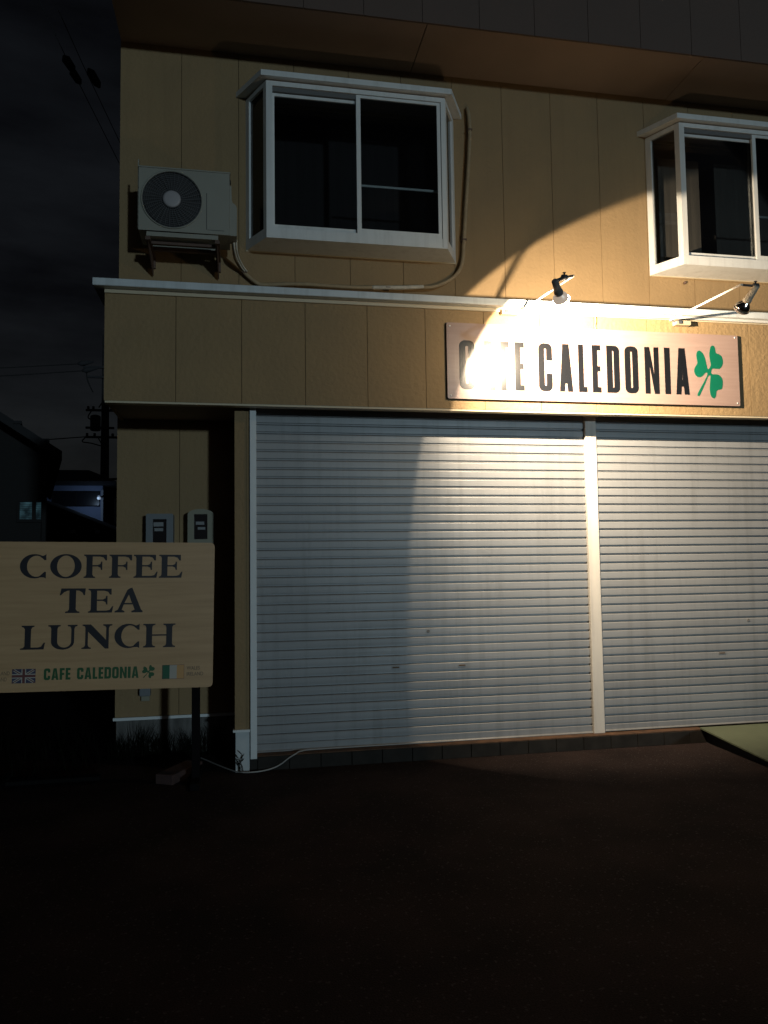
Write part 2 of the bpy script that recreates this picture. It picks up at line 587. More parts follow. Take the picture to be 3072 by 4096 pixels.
# lower wall, back of the entrance niche
for a, b in ((-0.96, -0.479), (-0.479, -0.045)):
    part('siding_panel', panel(a + (GAP / 2 if a > -0.9 else 0), b - GAP / 2, 0.303, 2.72, MW, 0.018), M_SIDING, bld)
part('plinth', box(-0.95, -0.04, MW + 0.006, MW + 0.018, 0.0, 0.279), M_CONC, bld)
part('drip_strip', box(-0.972, -0.04, MW - 0.018, MW + 0.0175, 0.28, 0.302), M_WHITE, bld)
# fascia panels over the shop front
fj = [-0.93, -0.447, 0.012, 0.47, 0.931, 1.375, 1.835, 2.29, 2.745, 3.2, 3.655, 4.108, 4.56, 5.02, 5.48, 5.94, 6.5]
for a, b in zip(fj, fj[1:]):
    part('siding_panel', panel(a + (GAP / 2 if a > -0.9 else 0), b - GAP / 2, 2.632, 3.418, F, 0.018), M_SIDING2, bld)
part('fascia_core', panel(-0.925, 6.5, 2.633, 3.41, F + 0.0185, 0.06), M_BACK, bld)
part('fascia_end', box(-0.93, -0.912, F + 0.0185, MW - 0.002, 2.632, 3.418), M_SIDING2, bld)
part('fascia_bead', box(-0.925, 6.5, F + 0.004, F + 0.079, 2.618, 2.6315), M_FLASH, bld)
part('soffit', box(-0.911, 6.5, F + 0.0795, MW - 0.001, 2.648, 2.659), M_SOFFIT, bld)
# ledge: the metal cap on top of the fascia
bm = box(-1.0, 6.5, 5.42, MW - 0.001, 3.42, 3.474, 0.006)
part('ledge', bm, M_LEDGE, bld)
part('flashing_strip', box(-0.93, 6.5, F - 0.016, F - 0.0005, 3.392, 3.4185), M_FLASH, bld)
# overhang of the storey above
part('soffit', box(-0.955, 1.478, 5.672, MW - 0.001, SOFZ, SOFZ + 0.012), M_SOFFIT, bld)
part('soffit', box(1.485, 3.93, 5.672, MW - 0.001, SOFZ, SOFZ + 0.012), M_SOFFIT, bld)
part('soffit', box(3.937, 6.5, 5.672, MW - 0.001, SOFZ, SOFZ + 0.012), M_SOFFIT, bld)
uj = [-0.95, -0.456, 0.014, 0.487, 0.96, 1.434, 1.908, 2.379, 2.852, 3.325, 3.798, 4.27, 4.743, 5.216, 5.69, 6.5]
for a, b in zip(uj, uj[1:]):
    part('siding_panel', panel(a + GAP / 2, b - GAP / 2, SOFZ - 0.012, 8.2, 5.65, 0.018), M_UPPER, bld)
part('overhang_core', panel(-0.945, 6.5, SOFZ + 0.014, 8.2, 5.6685, 0.06), M_BACK, bld)
part('overhang_end', box(-0.95, -0.93, 5.73, MW - 0.001, SOFZ + 0.013, 8.2), M_SIDING, bld)
part('roof', box(-1.15, 6.7, 5.45, 12.2, 8.3, 8.42), M_ROOFTILE, bld)

# shop-front bay: pier at the left, posts and kerb
part('pier', box(-0.04, 0.045, K, K + 0.05, 0.302, 2.632), M_SIDING, bld)
part('pier', box(0.0465, 0.068, K + 0.004, K + 0.05, 0.302, 2.632), M_SIDING, bld)
part('bay_side', box(-0.04, -0.02, K + 0.0505, MW - 0.001, 0.0, 2.647), M_SIDING, bld)
part('pier_base', box(-0.036, 0.063, K - 0.006, K + 0.05, 0.0, 0.283, 0.003), M_BLOCK, bld)
part('pier_cap', box(-0.054, 0.066, K - 0.022, K + 0.05, 0.2835, 0.3015, 0.002), M_WHITE, bld)
part('jamb', box(0.069, 0.116, K - 0.02, S + 0.03, 0.09, 2.63, 0.003), M_WHITE, bld)
part('mullion', box(2.752, 2.846, S - 0.028, S + 0.03, 0.104, 2.647, 0.004), M_MULL, bld)
part('mullion_cap', box(2.735, 2.862, S - 0.036, S - 0.0285, 2.634, 2.647, 0.001), M_FLASH, bld)
part('kerb_stone', box(0.066, 3.66, K + 0.012, 6.3, 0.0, 0.098), M_GROUT, bld)
part('kerb_stone', box(3.6605, 6.5, K + 0.012, 6.3, 0.0, 0.098), M_GROUT, bld)
part('kerb_top', box(0.09, 3.67, K + 0.004, S + 0.02, 0.0985, 0.105), M_RUST, bld)
x = 0.12
tile_me = mesh_of('kerb_tile', box(-0.1115, 0.1115, K - 0.001, K + 0.0115, 0.001, 0.098, 0.002), M_TILE)
while x < 3.6:
    link('kerb_tile', tile_me, bld, (x + 0.1135, 0, random.uniform(-0.0012, 0)))
    x += 0.228
part('shutter_backing', panel(0.116, 6.5, 0.105, 2.647, S + 0.035, 0.02), M_BACK, bld)

# roller shutters, slat by slat
PITCH = 0.0676


def slat_bm(x0, x1, seed=0):
    rs = random.Random(seed)
    prof = [(0.0105, 0.0012), (0.0110, 0.0128), (0.0015, 0.0138), (0.0003, 0.0143), (0.0, 0.0155), (-0.0003, 0.0350),
            (0.0, 0.0595), (0.0010, 0.0620), (0.0032, 0.0646), (0.0085, 0.0664), (0.0150, 0.0664), (0.0150, 0.0012)]
    bm = bmesh.new()
    n = 9
    tilt_ = rs.uniform(-0.010, 0.010)
    rings = []
    for i in range(n):
        dy, dt = rs.uniform(-0.0007, 0.0007), rs.uniform(-0.012, 0.012)
        x = x0 + (x1 - x0) * i / (n - 1)
        rings.append([bm.verts.new((x, S + a + dy + (b - 0.035) * (tilt_ + dt), b)) for a, b in prof])
    for a, b in zip(rings, rings[1:]):
        for k in range(len(prof)):
            bm.faces.new((a[k], b[k], b[(k + 1) % len(prof)], a[(k + 1) % len(prof)]))
    bm.faces.new(rings[0])
    bm.faces.new(list(reversed(rings[-1])))
    return bm


def handle_slot(sh, x, z):
    bmh = bmesh.new()
    bm_box(bmh, x, x + 0.064, S - 0.0035, S - 0.0012, z - 0.010, z + 0.010, 0.0008)
    h = part('handle_plate', bmh, M_SHUT, sh)
    part('handle_slot', box(x + 0.006, x + 0.058, S - 0.0048, S - 0.0036, z - 0.003, z + 0.007), M_BACK, sh)


def lock(sh, x, z, r=0.012):
    bmh = bmesh.new()
    bm_lathe(bmh, (x, S - 0.0012, z), (0, -1, 0), [(0, r), (0.003, r), (0.0035, r * 0.6), (0.0015, r * 0.5)], 16)
    part('lock', bmh, M_LOCK, sh)


for x0, x1, holes_x, zb in ((0.1165, 2.7515, ((1.130, 0.680), (1.653, 0.677)), 0.1065), (2.8465, 6.4, ((3.887, 0.692),), 0.113)):
    sh = D.objects.new('roller_shutter', None)
    COL.objects.link(sh)
    sh.parent = bld
    sh.matrix_parent_inverse = Matrix.Translation(-WL[bld.name])
    slats = [mesh_of('slat', slat_bm(x0, x1, k + int(x0 * 10)), M_SHUT) for k in range(7)]
    z = 0.166
    while z < 2.60:
        link('slat', random.choice(slats), sh, (0, random.uniform(-0.0006, 0.0006), z - 0.002))
        z += PITCH
    # bottom rail
    bmr = bmesh.new()
    prof = [(0.0, zb + 0.012), (-0.004, zb + 0.010), (-0.010, zb + 0.004), (-0.010, zb), (0.013, zb), (0.013, 0.1675), (0.008, 0.1675), (0.0, 0.161)]
    bm_prism(bmr, [(x0, S + a, b) for a, b in prof], [(x1, S + a, b) for a, b in prof])
    part('bottom_rail', bmr, M_SHUT, sh)
    for hx, hz in holes_x:
        handle_slot(sh, hx, hz)
    if x0 < 1:
        lock(sh, 1.421, 0.949)
    else:
        lock(sh, 4.175, 0.956)

# ------------------------------------------------------------------ box bay windows (corner-cut plan)
def pleats(a, b, bot, top, y):
    bmq = bmesh.new()
    n = max(14, int((b - a) / 0.035))
    fr, bk = [], []
    for i in range(n + 1):
        xx = a + (b - a) * i / n
        off = 0.003 * math.sin(i * 1.9) + 0.002 * math.sin(i * 0.7)
        fr.append((xx, y + off))
        bk.append((xx, y + 0.008 + off))
    A = [bmq.verts.new((*p, bot)) for p in fr]
    B = [bmq.verts.new((*p, top)) for p in fr]
    C2 = [bmq.verts.new((*p, bot)) for p in bk]
    D2 = [bmq.verts.new((*p, top)) for p in bk]
    for i in range(n):
        bmq.faces.new((A[i], A[i + 1], B[i + 1], B[i]))
        bmq.faces.new((C2[i + 1], C2[i], D2[i], D2[i + 1]))
        bmq.faces.new((B[i], B[i + 1], D2[i + 1], D2[i]))
        bmq.faces.new((A[i + 1], A[i], C2[i], C2[i + 1]))
    bmq.faces.new((A[0], B[0], D2[0], C2[0]))
    bmq.faces.new((B[n], A[n], C2[n], D2[n]))
    return bmq


def bay_window(dx, first):
    FY, WY = 6.0, MW - 0.001
    w = D.objects.new('bay_window', None)
    COL.objects.link(w)
    w.parent = bld
    w.matrix_parent_inverse = Matrix.Translation(-WL[bld.name])
    X = lambda v: v + dx
    xl, xr, wl, wr = X(0.21), X(1.705), X(0.05), X(1.862)
    zb, zt = 4.084, 5.387
    # bottom tray
    bm = bmesh.new()
    ring = [(xl, FY), (xr, FY), (wr, WY), (wl, WY)]
    bm_prism(bm, [(a, b, zb) for a, b in ring], [(a, b, zb + 0.012) for a, b in ring])
    part('tray', bm, M_ALU, w)
    # sill band round the three sides
    bm = bmesh.new()

    def band(z0, z1, t, inset=0.0):
        for (ax, ay), (bx, by) in (((xl, FY), (xr, FY)), ((xr, FY), (wr, WY)), ((wl, WY), (xl, FY))):
            d = Vector((bx - ax, by - ay, 0)).normalized()
            nrm = Vector((-d.y, d.x, 0))   # inward
            a = Vector((ax, ay, 0)) + nrm * inset
            b = Vector((bx, by, 0)) + nrm * inset
            i0, i1 = a + nrm * t, b + nrm * t
            bm_prism(bm, [(a.x, a.y, z0), (b.x, b.y, z0), (i1.x, i1.y, z0), (i0.x, i0.y, z0)],
                     [(a.x, a.y, z1), (b.x, b.y, z1), (i1.x, i1.y, z1), (i0.x, i0.y, z1)])
    band(zb + 0.0125, zb + 0.083, 0.035)
    part('sill', bm, M_ALU, w)
    bm = bmesh.new()
    band(zt - 0.038, zt, 0.035)
    part('head', bm, M_ALU, w)
    # corner posts
    def post(ax, ay, bx, by, wd, z0, z1, name='post'):
        d = Vector((bx - ax, by - ay, 0)).normalized()
        nrm = Vector((-d.y, d.x, 0))
        a = Vector((ax, ay, 0))
        b = a + d * wd
        i0, i1 = a + nrm * 0.034, b + nrm * 0.034
        bmq = bmesh.new()
        bm_prism(bmq, [(a.x, a.y, z0), (b.x, b.y, z0), (i1.x, i1.y, z0), (i0.x, i0.y, z0)],
                 [(a.x, a.y, z1), (b.x, b.y, z1), (i1.x, i1.y, z1), (i0.x, i0.y, z1)])
        part(name, bmq, M_ALU, w)
    z0, z1 = zb + 0.0835, zt - 0.0385
    bm = bmesh.new()
    bm_prism(bm, [(xl, FY, z0), (xl + 0.05, FY, z0), (xl + 0.05, FY + 0.034, z0), (xl - 0.006, FY + 0.06, z0), (xl - 0.022, FY + 0.042, z0)],
             [(xl, FY, z1), (xl + 0.05, FY, z1), (xl + 0.05, FY + 0.034, z1), (xl - 0.006, FY + 0.06, z1), (xl - 0.022, FY + 0.042, z1)])
    part('post', bm, M_ALU, w)
    bm = bmesh.new()
    bm_prism(bm, [(xr, FY, z0), (xr + 0.022, FY + 0.042, z0), (xr + 0.006, FY + 0.06, z0), (xr - 0.04, FY + 0.034, z0), (xr - 0.04, FY, z0)],
             [(xr, FY, z1), (xr + 0.022, FY + 0.042, z1), (xr + 0.006, FY + 0.06, z1), (xr - 0.04, FY + 0.034, z1), (xr - 0.04, FY, z1)])
    part('post', bm, M_ALU, w)
    dl = Vector((xl - wl, FY - WY, 0)).normalized()
    post(wl, WY, wl + dl.x, WY + dl.y, 0.055, z0, z1)
    e = Vector((wr, WY, 0)) + Vector((xr - wr, FY - WY, 0)).normalized() * 0.055
    post(e.x, e.y, wr, WY, 0.055, z0, z1)
    # side panes
    for (ax, ay), (bx, by) in (((wl, WY), (xl, FY)), ((xr, FY), (wr, WY))):
        d = Vector((bx - ax, by - ay, 0)).normalized()
        nrm = Vector((-d.y, d.x, 0)) * 0.018
        bmq = bmesh.new()
        q = [Vector((ax, ay, 0)) + d * 0.05 + nrm, Vector((bx, by, 0)) - d * 0.045 + nrm]
        q2 = [q[1] + nrm * 0.25, q[0] + nrm * 0.25]
        bm_prism(bmq, [(v.x, v.y, z0) for v in q + q2], [(v.x, v.y, z1) for v in q + q2])
        part('pane', bmq, M_GLASS, w)
    # front sashes: the left one runs behind, the right one in front
    fl, fr_ = xl + 0.0505, xr - 0.0405
    mid = X(0.965)
    def sash(a, b, y, top, bot, sl, sr, nm):
        bmq = bmesh.new()
        bm_box(bmq, a, a + sl, y, y + 0.022, bot, top)
        bm_box(bmq, b - sr, b, y, y + 0.022, bot, top)
        bm_box(bmq, a + sl, b - sr, y, y + 0.022, top - 0.024, top)
        bm_box(bmq, a + sl, b - sr, y, y + 0.022, bot, bot + 0.040)
        s = part(nm, bmq, M_ALU, w)
        part('pane', box(a + sl + 0.0005, b - sr - 0.0005, y + 0.008, y + 0.012, bot + 0.0405, top - 0.0245), M_GLASS, w)
    sash(fl + 0.001, mid + 0.012, FY + 0.034, z1 - 0.042, z0 + 0.002, 0.016, 0.02, 'sash')
    sash(mid - 0.019, fr_ - 0.001, FY + 0.006, z1 - 0.004, z0 + 0.002, 0.036, 0.03, 'sash')
    part('rail', box(fl + 0.001, mid - 0.02, FY + 0.014, FY + 0.06, z1 - 0.0385, z1 - 0.0005), M_WINLINE, w)
    part('gasket', box(fr_ - 0.0008, fr_ + 0.0022, FY - 0.0012, FY + 0.01, z0 - 0.075, z1), M_WINLINE, w)
    # inner bar seen through the right pane
    part('inner_bar', box(mid + 0.03, xr - 0.05, FY + 0.075, FY + 0.088, 4.60, 4.618), M_ALU, w)
    # hood
    bm = bmesh.new()
    ring = [(X(0.168), 5.955), (X(1.752), 5.955), (X(1.938), WY), (X(-0.03), WY)]
    bm_prism(bm, [(a, b, 5.400) for a, b in ring], [(a, b, 5.446) for a, b in ring])
    part('hood', bm, M_ALU, w)
    bm = bmesh.new()
    ring = [(xl + 0.012, FY + 0.01), (xr - 0.012, FY + 0.01), (wr - 0.01, WY), (wl + 0.01, WY)]
    bm_prism(bm, [(a, b, zt + 0.0005) for a, b in ring], [(a, b, 5.3995) for a, b in ring])
    part('hood_board', bm, M_SOFFIT, w)
    # caulk line along the bottom, where the tray meets the wall
    part('caulk', box(wl, wr, WY - 0.012, WY, zb - 0.008, zb - 0.0005), M_FLASH, w)
    # the dark room behind
    rx0, rx1 = X(-0.35), X(2.25)
    bm = bmesh.new()
    yb0, yb1 = MW + 0.10, 8.05
    bm_box(bm, rx0, rx1, yb1, yb1 + 0.05, 3.6, 5.9)
    bm_box(bm, rx0 - 0.05, rx0, yb0, yb1, 3.6, 5.9)
    bm_box(bm, rx1, rx1 + 0.05, yb0, yb1, 3.6, 5.9)
    bm_box(bm, rx0, rx1, yb0, yb1, 3.55, 3.6)
    bm_box(bm, rx0, rx1, yb0, yb1, 5.9, 5.95)
    part('room', bm, M_ROOM, w)
    if first:
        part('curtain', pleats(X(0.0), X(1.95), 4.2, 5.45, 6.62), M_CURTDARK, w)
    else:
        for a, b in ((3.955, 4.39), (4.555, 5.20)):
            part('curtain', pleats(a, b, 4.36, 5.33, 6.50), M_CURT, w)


bay_window(WIN_DX[0], True)
bay_window(WIN_DX[1], False)
# screw stub under the right window
bm = bmesh.new()
bm_lathe(bm, (4.06, MW, 4.03), (0, -1, 0), [(0, 0.012), (0.02, 0.013), (0.03, 0.006)], 10)
part('vent_stub', bm, M_BRKT, bld)

# ------------------------------------------------------------------ main sign
def sans(ch, x0, x1, z0, z1, st, bar=None):
    """bold condensed sans-serif outlines fitted in a box; st = stem width, bar = horizontal stroke"""
    w, h = x1 - x0, z1 - z0
    b = bar or st * 0.95
    r = min(w * 0.38, st * 0.95)
    ri = max((w - 2 * st) / 2 * 0.98, 0.001)
    P = lambda pts: [(x0 + a, z0 + c) for a, c in pts]
    if ch == 'E':
        md = h * 0.5
        return [P([(0, 0), (w, 0), (w, b), (st, b), (st, md - b / 2), (w * 0.94, md - b / 2), (w * 0.94, md + b / 2), (st, md + b / 2), (st, h - b), (w, h - b), (w, h), (0, h)])]
    if ch == 'F':
        md = h * 0.5
        return [P([(0, 0), (st, 0), (st, md - b / 2), (w * 0.94, md - b / 2), (w * 0.94, md + b / 2), (st, md + b / 2), (st, h - b), (w, h - b), (w, h), (0, h)])]
    if ch == 'L':
        return [P([(0, 0), (w, 0), (w, b), (st, b), (st, h), (0, h)])]
    if ch == 'I':
        return [P([(0, 0), (w, 0), (w, h), (0, h)])]
    if ch == 'N':
        return [P([(0, 0), (st, 0), (st, h * 0.60), (w - st, 0), (w, 0), (w, h), (w - st, h), (w - st, h * 0.40), (st, h), (0, h)])]
    if ch == 'A':
        c = w / 2
        tw = st * 0.62
        ft = st * 0.98
        k = 0.235 * h
        inl = ft + (c - 0.02 * w - ft) * 0.235 * 1.0
        return [P([(0, 0), (ft, 0), (ft + 0.05 * w, k * 0.72), (w - ft - 0.05 * w, k * 0.72), (w - ft, 0), (w, 0), (c + tw, h), (c - tw, h)]),
                P([(ft + 0.115 * w, k * 1.32), (w - ft - 0.115 * w, k * 1.32), (c, h * 0.82)])]
    if ch == 'D':
        o = [(0, 0)] + arc(w - r, r, r, r, -90, 0) + arc(w - r, h - r, r, r, 0, 90) + [(0, h)]
        q = min(ri * 1.1, w - 2 * st - 0.001)
        i = [(st, b)] + arc(w - st - q * 0.8, b + q, q * 0.8, q, -90, 0) + arc(w - st - q * 0.8, h - b - q, q * 0.8, q, 0, 90) + [(st, h - b)]
        return [P(o), P(i)]
    if ch == 'O':
        o = arc(w - r, r, r, r, -90, 0) + arc(w - r, h - r, r, r, 0, 90) + arc(r, h - r, r, r, 90, 180) + arc(r, r, r, r, 180, 270)
        c = w / 2
        i = arc(c, b + ri, ri, ri, 180, 360) + arc(c, h - b - ri, ri, ri, 0, 180)
        return [P(o), P(i)]
    if ch == 'C':
        c = w / 2
        g0, g1 = h * 0.37, h * 0.64
        o = arc(r, h - r, r, r, 180, 90) + arc(w - r, h - r, r, r, 90, 0) + [(w, g1), (w - st, g1)]
        o += arc(c, h - b - ri, ri, ri, 0, 180) + arc(c, b + ri, ri, ri, 180, 360)
        o += [(w - st, g0), (w, g0)] + arc(w - r, r, r, r, 0, -90) + arc(r, r, r, r, -90, -180)
        return [P(o)]


SY = F - 0.024
sign = thing('cafe_sign', (2.75, F, 2.70), 'long pink wood shop sign with black lettering and a green clover, on the fascia', 'sign')
bm = bmesh.new()
# board with slightly rounded corners
def rrect(x0, x1, z0, z1, r, n=4):
    return arc(x1 - r, z0 + r, r, r, -90, 0, n) + arc(x1 - r, z1 - r, r, r, 0, 90, n) + arc(x0 + r, z1 - r, r, r, 90, 180, n) + arc(x0 + r, z0 + r, r, r, 180, 270, n)
ring = rrect(1.535, 3.99, 2.706, 3.288, 0.012)
bm_prism(bm, [(a, SY + 0.001, b) for a, b in ring], [(a, SY + 0.010, b) for a, b in ring])
part('board', bm, M_SIGN, sign)
ring = rrect(1.532, 3.993, 2.703, 3.291, 0.012)
bm_prism(bm2 := bmesh.new(), [(a, SY + 0.0105, b) for a, b in ring], [(a, F - 0.001, b) for a, b in ring])
part('backing_frame', bm2, M_SIGNEDGE, sign)
for ch, a, b in (('C', 1.630, 1.753), ('A', 1.800, 1.915), ('F', 1.958, 2.026), ('E', 2.073, 2.148), ('C', 2.264, 2.377), ('A', 2.434, 2.545),
                 ('L', 2.593, 2.664), ('E', 2.709, 2.781), ('D', 2.831, 2.940), ('O', 2.985, 3.099), ('N', 3.157, 3.279), ('I', 3.328, 3.377), ('A', 3.424, 3.541)):
    zt = 3.155 + (a - 1.63) * 0.005
    zb = 2.779 + (a - 1.63) * 0.005
    st = {'N': 0.043, 'A': 0.044, 'E': 0.045, 'F': 0.044, 'L': 0.044, 'I': 0.049}.get(ch, 0.049)
    o = link('letter', poly_mesh('letter', sans(ch, a, b, zb, zt, st, 0.042), SY, 0.0015, M_BLACK), sign)
CLOVER = [(3.713, 3.0), (3.738, 3.033), (3.732, 3.077), (3.729, 3.129), (3.742, 3.184), (3.758, 3.197), (3.774, 3.19), (3.783, 3.166), (3.787, 3.137), (3.809, 3.13), (3.833, 3.116), (3.845, 3.091), (3.847, 3.059), (3.837, 3.03), (3.811, 3.006), (3.755, 3.008), (3.74, 2.991), (3.739, 2.969), (3.753, 2.961), (3.788, 2.961), (3.815, 2.952), (3.835, 2.927), (3.839, 2.898), (3.834, 2.86), (3.824, 2.84), (3.792, 2.833), (3.778, 2.817), (3.775, 2.788), (3.763, 2.767), (3.749, 2.765), (3.731, 2.78), (3.722, 2.815), (3.722, 2.86), (3.728, 2.911), (3.731, 2.949), (3.721, 2.949), (3.706, 2.936), (3.687, 2.894), (3.634, 2.793), (3.621, 2.78), (3.61, 2.796), (3.666, 2.887), (3.703, 2.952), (3.701, 2.971), (3.683, 2.967), (3.661, 2.944), (3.633, 2.932), (3.609, 2.939), (3.591, 2.964), (3.589, 2.996), (3.602, 3.022), (3.619, 3.048), (3.614, 3.086), (3.614, 3.124), (3.623, 3.144), (3.639, 3.151), (3.656, 3.143), (3.676, 3.12), (3.692, 3.076), (3.703, 3.022)]


def round_ring(pts, n=2):
    ps = [Vector((a, b, 0)) for a, b in pts]
    N = len(ps)
    out = []
    for i in range(N):
        a, b, c, d = ps[i - 1], ps[i], ps[(i + 1) % N], ps[(i + 2) % N]
        for k in range(n):
            t = k / n
            v = 0.5 * ((2 * b) + (c - a) * t + (2 * a - 5 * b + 4 * c - d) * t * t + (3 * b - a - 3 * c + d) * t ** 3)
            out.append((v.x, v.y))
    return out


link('clover', poly_mesh('clover', [round_ring(CLOVER)], SY, 0.0015, M_GREEN), sign)
for sx, sz in ((1.56, 3.262), (3.965, 3.27), (1.56, 2.73), (3.965, 2.73)):
    bm = bmesh.new()
    bm_lathe(bm, (sx, SY + 0.001, sz), (0, -1, 0), [(0, 0.007), (0.003, 0.006), (0.004, 0.002)], 10)
    part('screw', bm, M_WHITE, sign)

# ------------------------------------------------------------------ arm lamps over the sign
BEAM = (0.73, 0.64, -0.23)


def spotlight(bc, axis, mount, bend, elbow, label, lit):
    bc, axis = Vector(bc), Vector(axis).normalized()
    t = thing('arm_lamp', (mount[0], F, mount[2]), label, 'lamp', 'arm lamps over the cafe sign')
    mx, my, mz = mount
    bx0 = mx + (-0.155 if lit else 0.06)
    part('junction_box', box(bx0, bx0 + 0.135, F - 0.055, F - 0.0005, mz - 0.026, mz + 0.012, 0.005), M_BOX, t)
    part('mount_clip', box(bx0 + 0.02, bx0 + 0.05, F - 0.065, F - 0.0555, mz - 0.02, mz + 0.006, 0.002), M_LAMPDARK, t)
    bm = bmesh.new()
    start = Vector((bx0 + (0.13 if lit else 0.005), F - 0.04, mz))
    bm_tube(bm, smooth_path([start, start.lerp(Vector(mount), 0.6), mount, Vector(mount).lerp(Vector(bend), 0.08),
                             Vector(mount).lerp(Vector(bend), 0.5), Vector(mount).lerp(Vector(bend), 0.93), bend,
                             Vector(bend).lerp(Vector(elbow), 0.15)], 5), 0.0075, 10)
    part('arm', bm, M_LAMPROD, t)
    bm = bmesh.new()
    bm_tube(bm, [Vector(bend).lerp(Vector(elbow), 0.12), Vector(bend).lerp(Vector(elbow), 0.6), elbow], 0.0085, 10)
    part('arm_sleeve', bm, M_LAMPDARK, t)
    st = bc - axis * 0.165
    bm = bmesh.new()
    e = Vector(elbow)
    bm_lathe(bm, e - Vector((0.022, 0, 0)), (1, 0, 0), [(0, 0.014), (0.006, 0.019), (0.038, 0.019), (0.044, 0.014)], 14)
    bm_tube(bm, [e, st], 0.012, 10)
    bm_lathe(bm, e + Vector((0, 0, 0.012)), (0, 0, 1), [(0, 0.006), (0.016, 0.006), (0.018, 0.011), (0.022, 0.011)], 10)
    part('clamp', bm, M_LAMPDARK, t)
    bm = bmesh.new()
    bm_lathe(bm, bc, axis, [(-0.175, 0.016), (-0.168, 0.021), (-0.12, 0.024), (-0.075, 0.027), (-0.070, 0.030), (-0.052, 0.030), (-0.050, 0.024)], 20)
    part('socket', bm, M_SOCKDARK if lit else M_SOCKPALE, t)
    bm = bmesh.new()
    bm_lathe(bm, bc, axis, [(-0.058, 0.020), (-0.048, 0.026), (-0.036, 0.037), (-0.022, 0.047), (-0.006, 0.0525), (0.006, 0.0535)], 32)
    bulb = part('bulb', bm, M_BULBSILVER2 if lit else M_SILVER, t)
    bm = bmesh.new()
    bm_lathe(bm, bc, axis, [(0.0062, 0.0540), (0.009, 0.0572), (0.015, 0.0555), (0.022, 0.049), (0.029, 0.040), (0.034, 0.028), (0.0365, 0.014), (0.037, 0.0)], 32)
    part('bulb_glass', bm, M_LIT if lit else M_BULBGLASS, bulb)
    if lit:
        li = D.lights.new('bulb_light', 'SPOT')
        li.energy = 720.0
        li.color = (1.0, 0.795, 0.555)
        li.spot_size = math.radians(123.8)
        li.spot_blend = 0.05
        li.shadow_soft_size = 0.012
        lo = D.objects.new('bulb_light', li)
        COL.objects.link(lo)
        lo.parent = bulb
        lo.location = bc + axis * 0.052
        lo.rotation_euler = (-axis).to_track_quat('Z', 'Y').to_euler()
        # the reflector sits askew: its beam leans to the right inside the bulb's opening
        li.use_nodes = True
        n = li.node_tree
        em = n.nodes['Emission']
        tcn = n.nodes.new('ShaderNodeTexCoord')
        dt = n.nodes.new('ShaderNodeVectorMath')
        dt.operation = 'DOT_PRODUCT'
        lb = lo.rotation_euler.to_matrix().transposed() @ Vector(BEAM).normalized()
        dt.inputs[1].default_value = lb
        rp = n.nodes.new('ShaderNodeValToRGB')
        els = rp.color_ramp.elements
        els[0].position, els[0].color = 0.12, (0.05, 0.05, 0.05, 1)
        els[1].position, els[1].color = 1.0, (1, 1, 1, 1)
        for p, v in ((0.28, 0.18), (0.42, 0.44), (0.49, 0.50), (0.60, 0.64), (0.75, 0.84), (0.86, 1.0)):
            e = els.new(p)
            e.color = (v, v, v, 1)
        n.links.new(tcn.outputs['Normal'], dt.inputs[0])
        n.links.new(dt.outputs['Value'], rp.inputs['Fac'])
        # little light leaves along the wall's own plane, so the pool dies away on the ground
        dy = n.nodes.new('ShaderNodeVectorMath')
        dy.operation = 'DOT_PRODUCT'
        dy.inputs[1].default_value = lo.rotation_euler.to_matrix().transposed() @ Vector((0, 1, 0))
        fade = n.nodes.new('ShaderNodeMapRange')
        fade.interpolation_type = 'SMOOTHSTEP'
        fade.inputs['From Min'].default_value = -0.02
        fade.inputs['From Max'].default_value = 0.25
        mlt = n.nodes.new('ShaderNodeMath')
        mlt.operation = 'MULTIPLY'
        n.links.new(tcn.outputs['Normal'], dy.inputs[0])
        n.links.new(dy.outputs['Value'], fade.inputs['Value'])
        n.links.new(rp.outputs['Color'], mlt.inputs[0])
        n.links.new(fade.outputs['Result'], mlt.inputs[1])
        n.links.new(mlt.outputs['Value'], em.inputs['Strength'])
    return t


spotlight((2.0755, 4.617, 3.199), (0.545, 0.728, -0.416), (2.123, 5.425, 3.392), (2.215, 4.71, 3.398), (2.098, 4.60, 3.338),
          'lit reflector lamp with dark socket, throwing light on the sign lettering', True)
spotlight((3.485, 4.72, 3.240), (-0.15, 0.74, -0.66), (3.364, 5.425, 3.372), (3.415, 4.63, 3.372), (3.525, 4.62, 3.366),
          'unlit mirrored lamp with pale socket on a long white arm', False)

# white trunking under the ledge with a loose cord at its end
duct = part('cable_duct', box(2.751, 6.4, F - 0.045, F - 0.0165, 3.398, 3.4195, 0.003), M_DUCT)
tag(duct, 'white cable trunking running under the ledge to the right', 'trunking')
bm = bmesh.new()
bm_tube(bm, smooth_path([(2.752, F - 0.03, 3.408), (2.747, F - 0.028, 3.39), (2.750, F - 0.025, 3.35), (2.744, F - 0.02, 3.31), (2.752, F - 0.02, 3.297), (2.738, F - 0.012, 3.285)]), 0.0045, 6)
tag(part('hanging_cord', bm, M_CORD), 'short thin cord dangling above the middle of the cafe sign', 'cord')

# ------------------------------------------------------------------ air conditioner outdoor unit
ac = thing('air_conditioner', (-0.42, 6.05, 4.03), 'beige air conditioner outdoor unit with round fan grille on wall brackets', 'air conditioner')
AY = 5.9
fcx, fcz, fr_ = -0.512, 4.288, 0.222
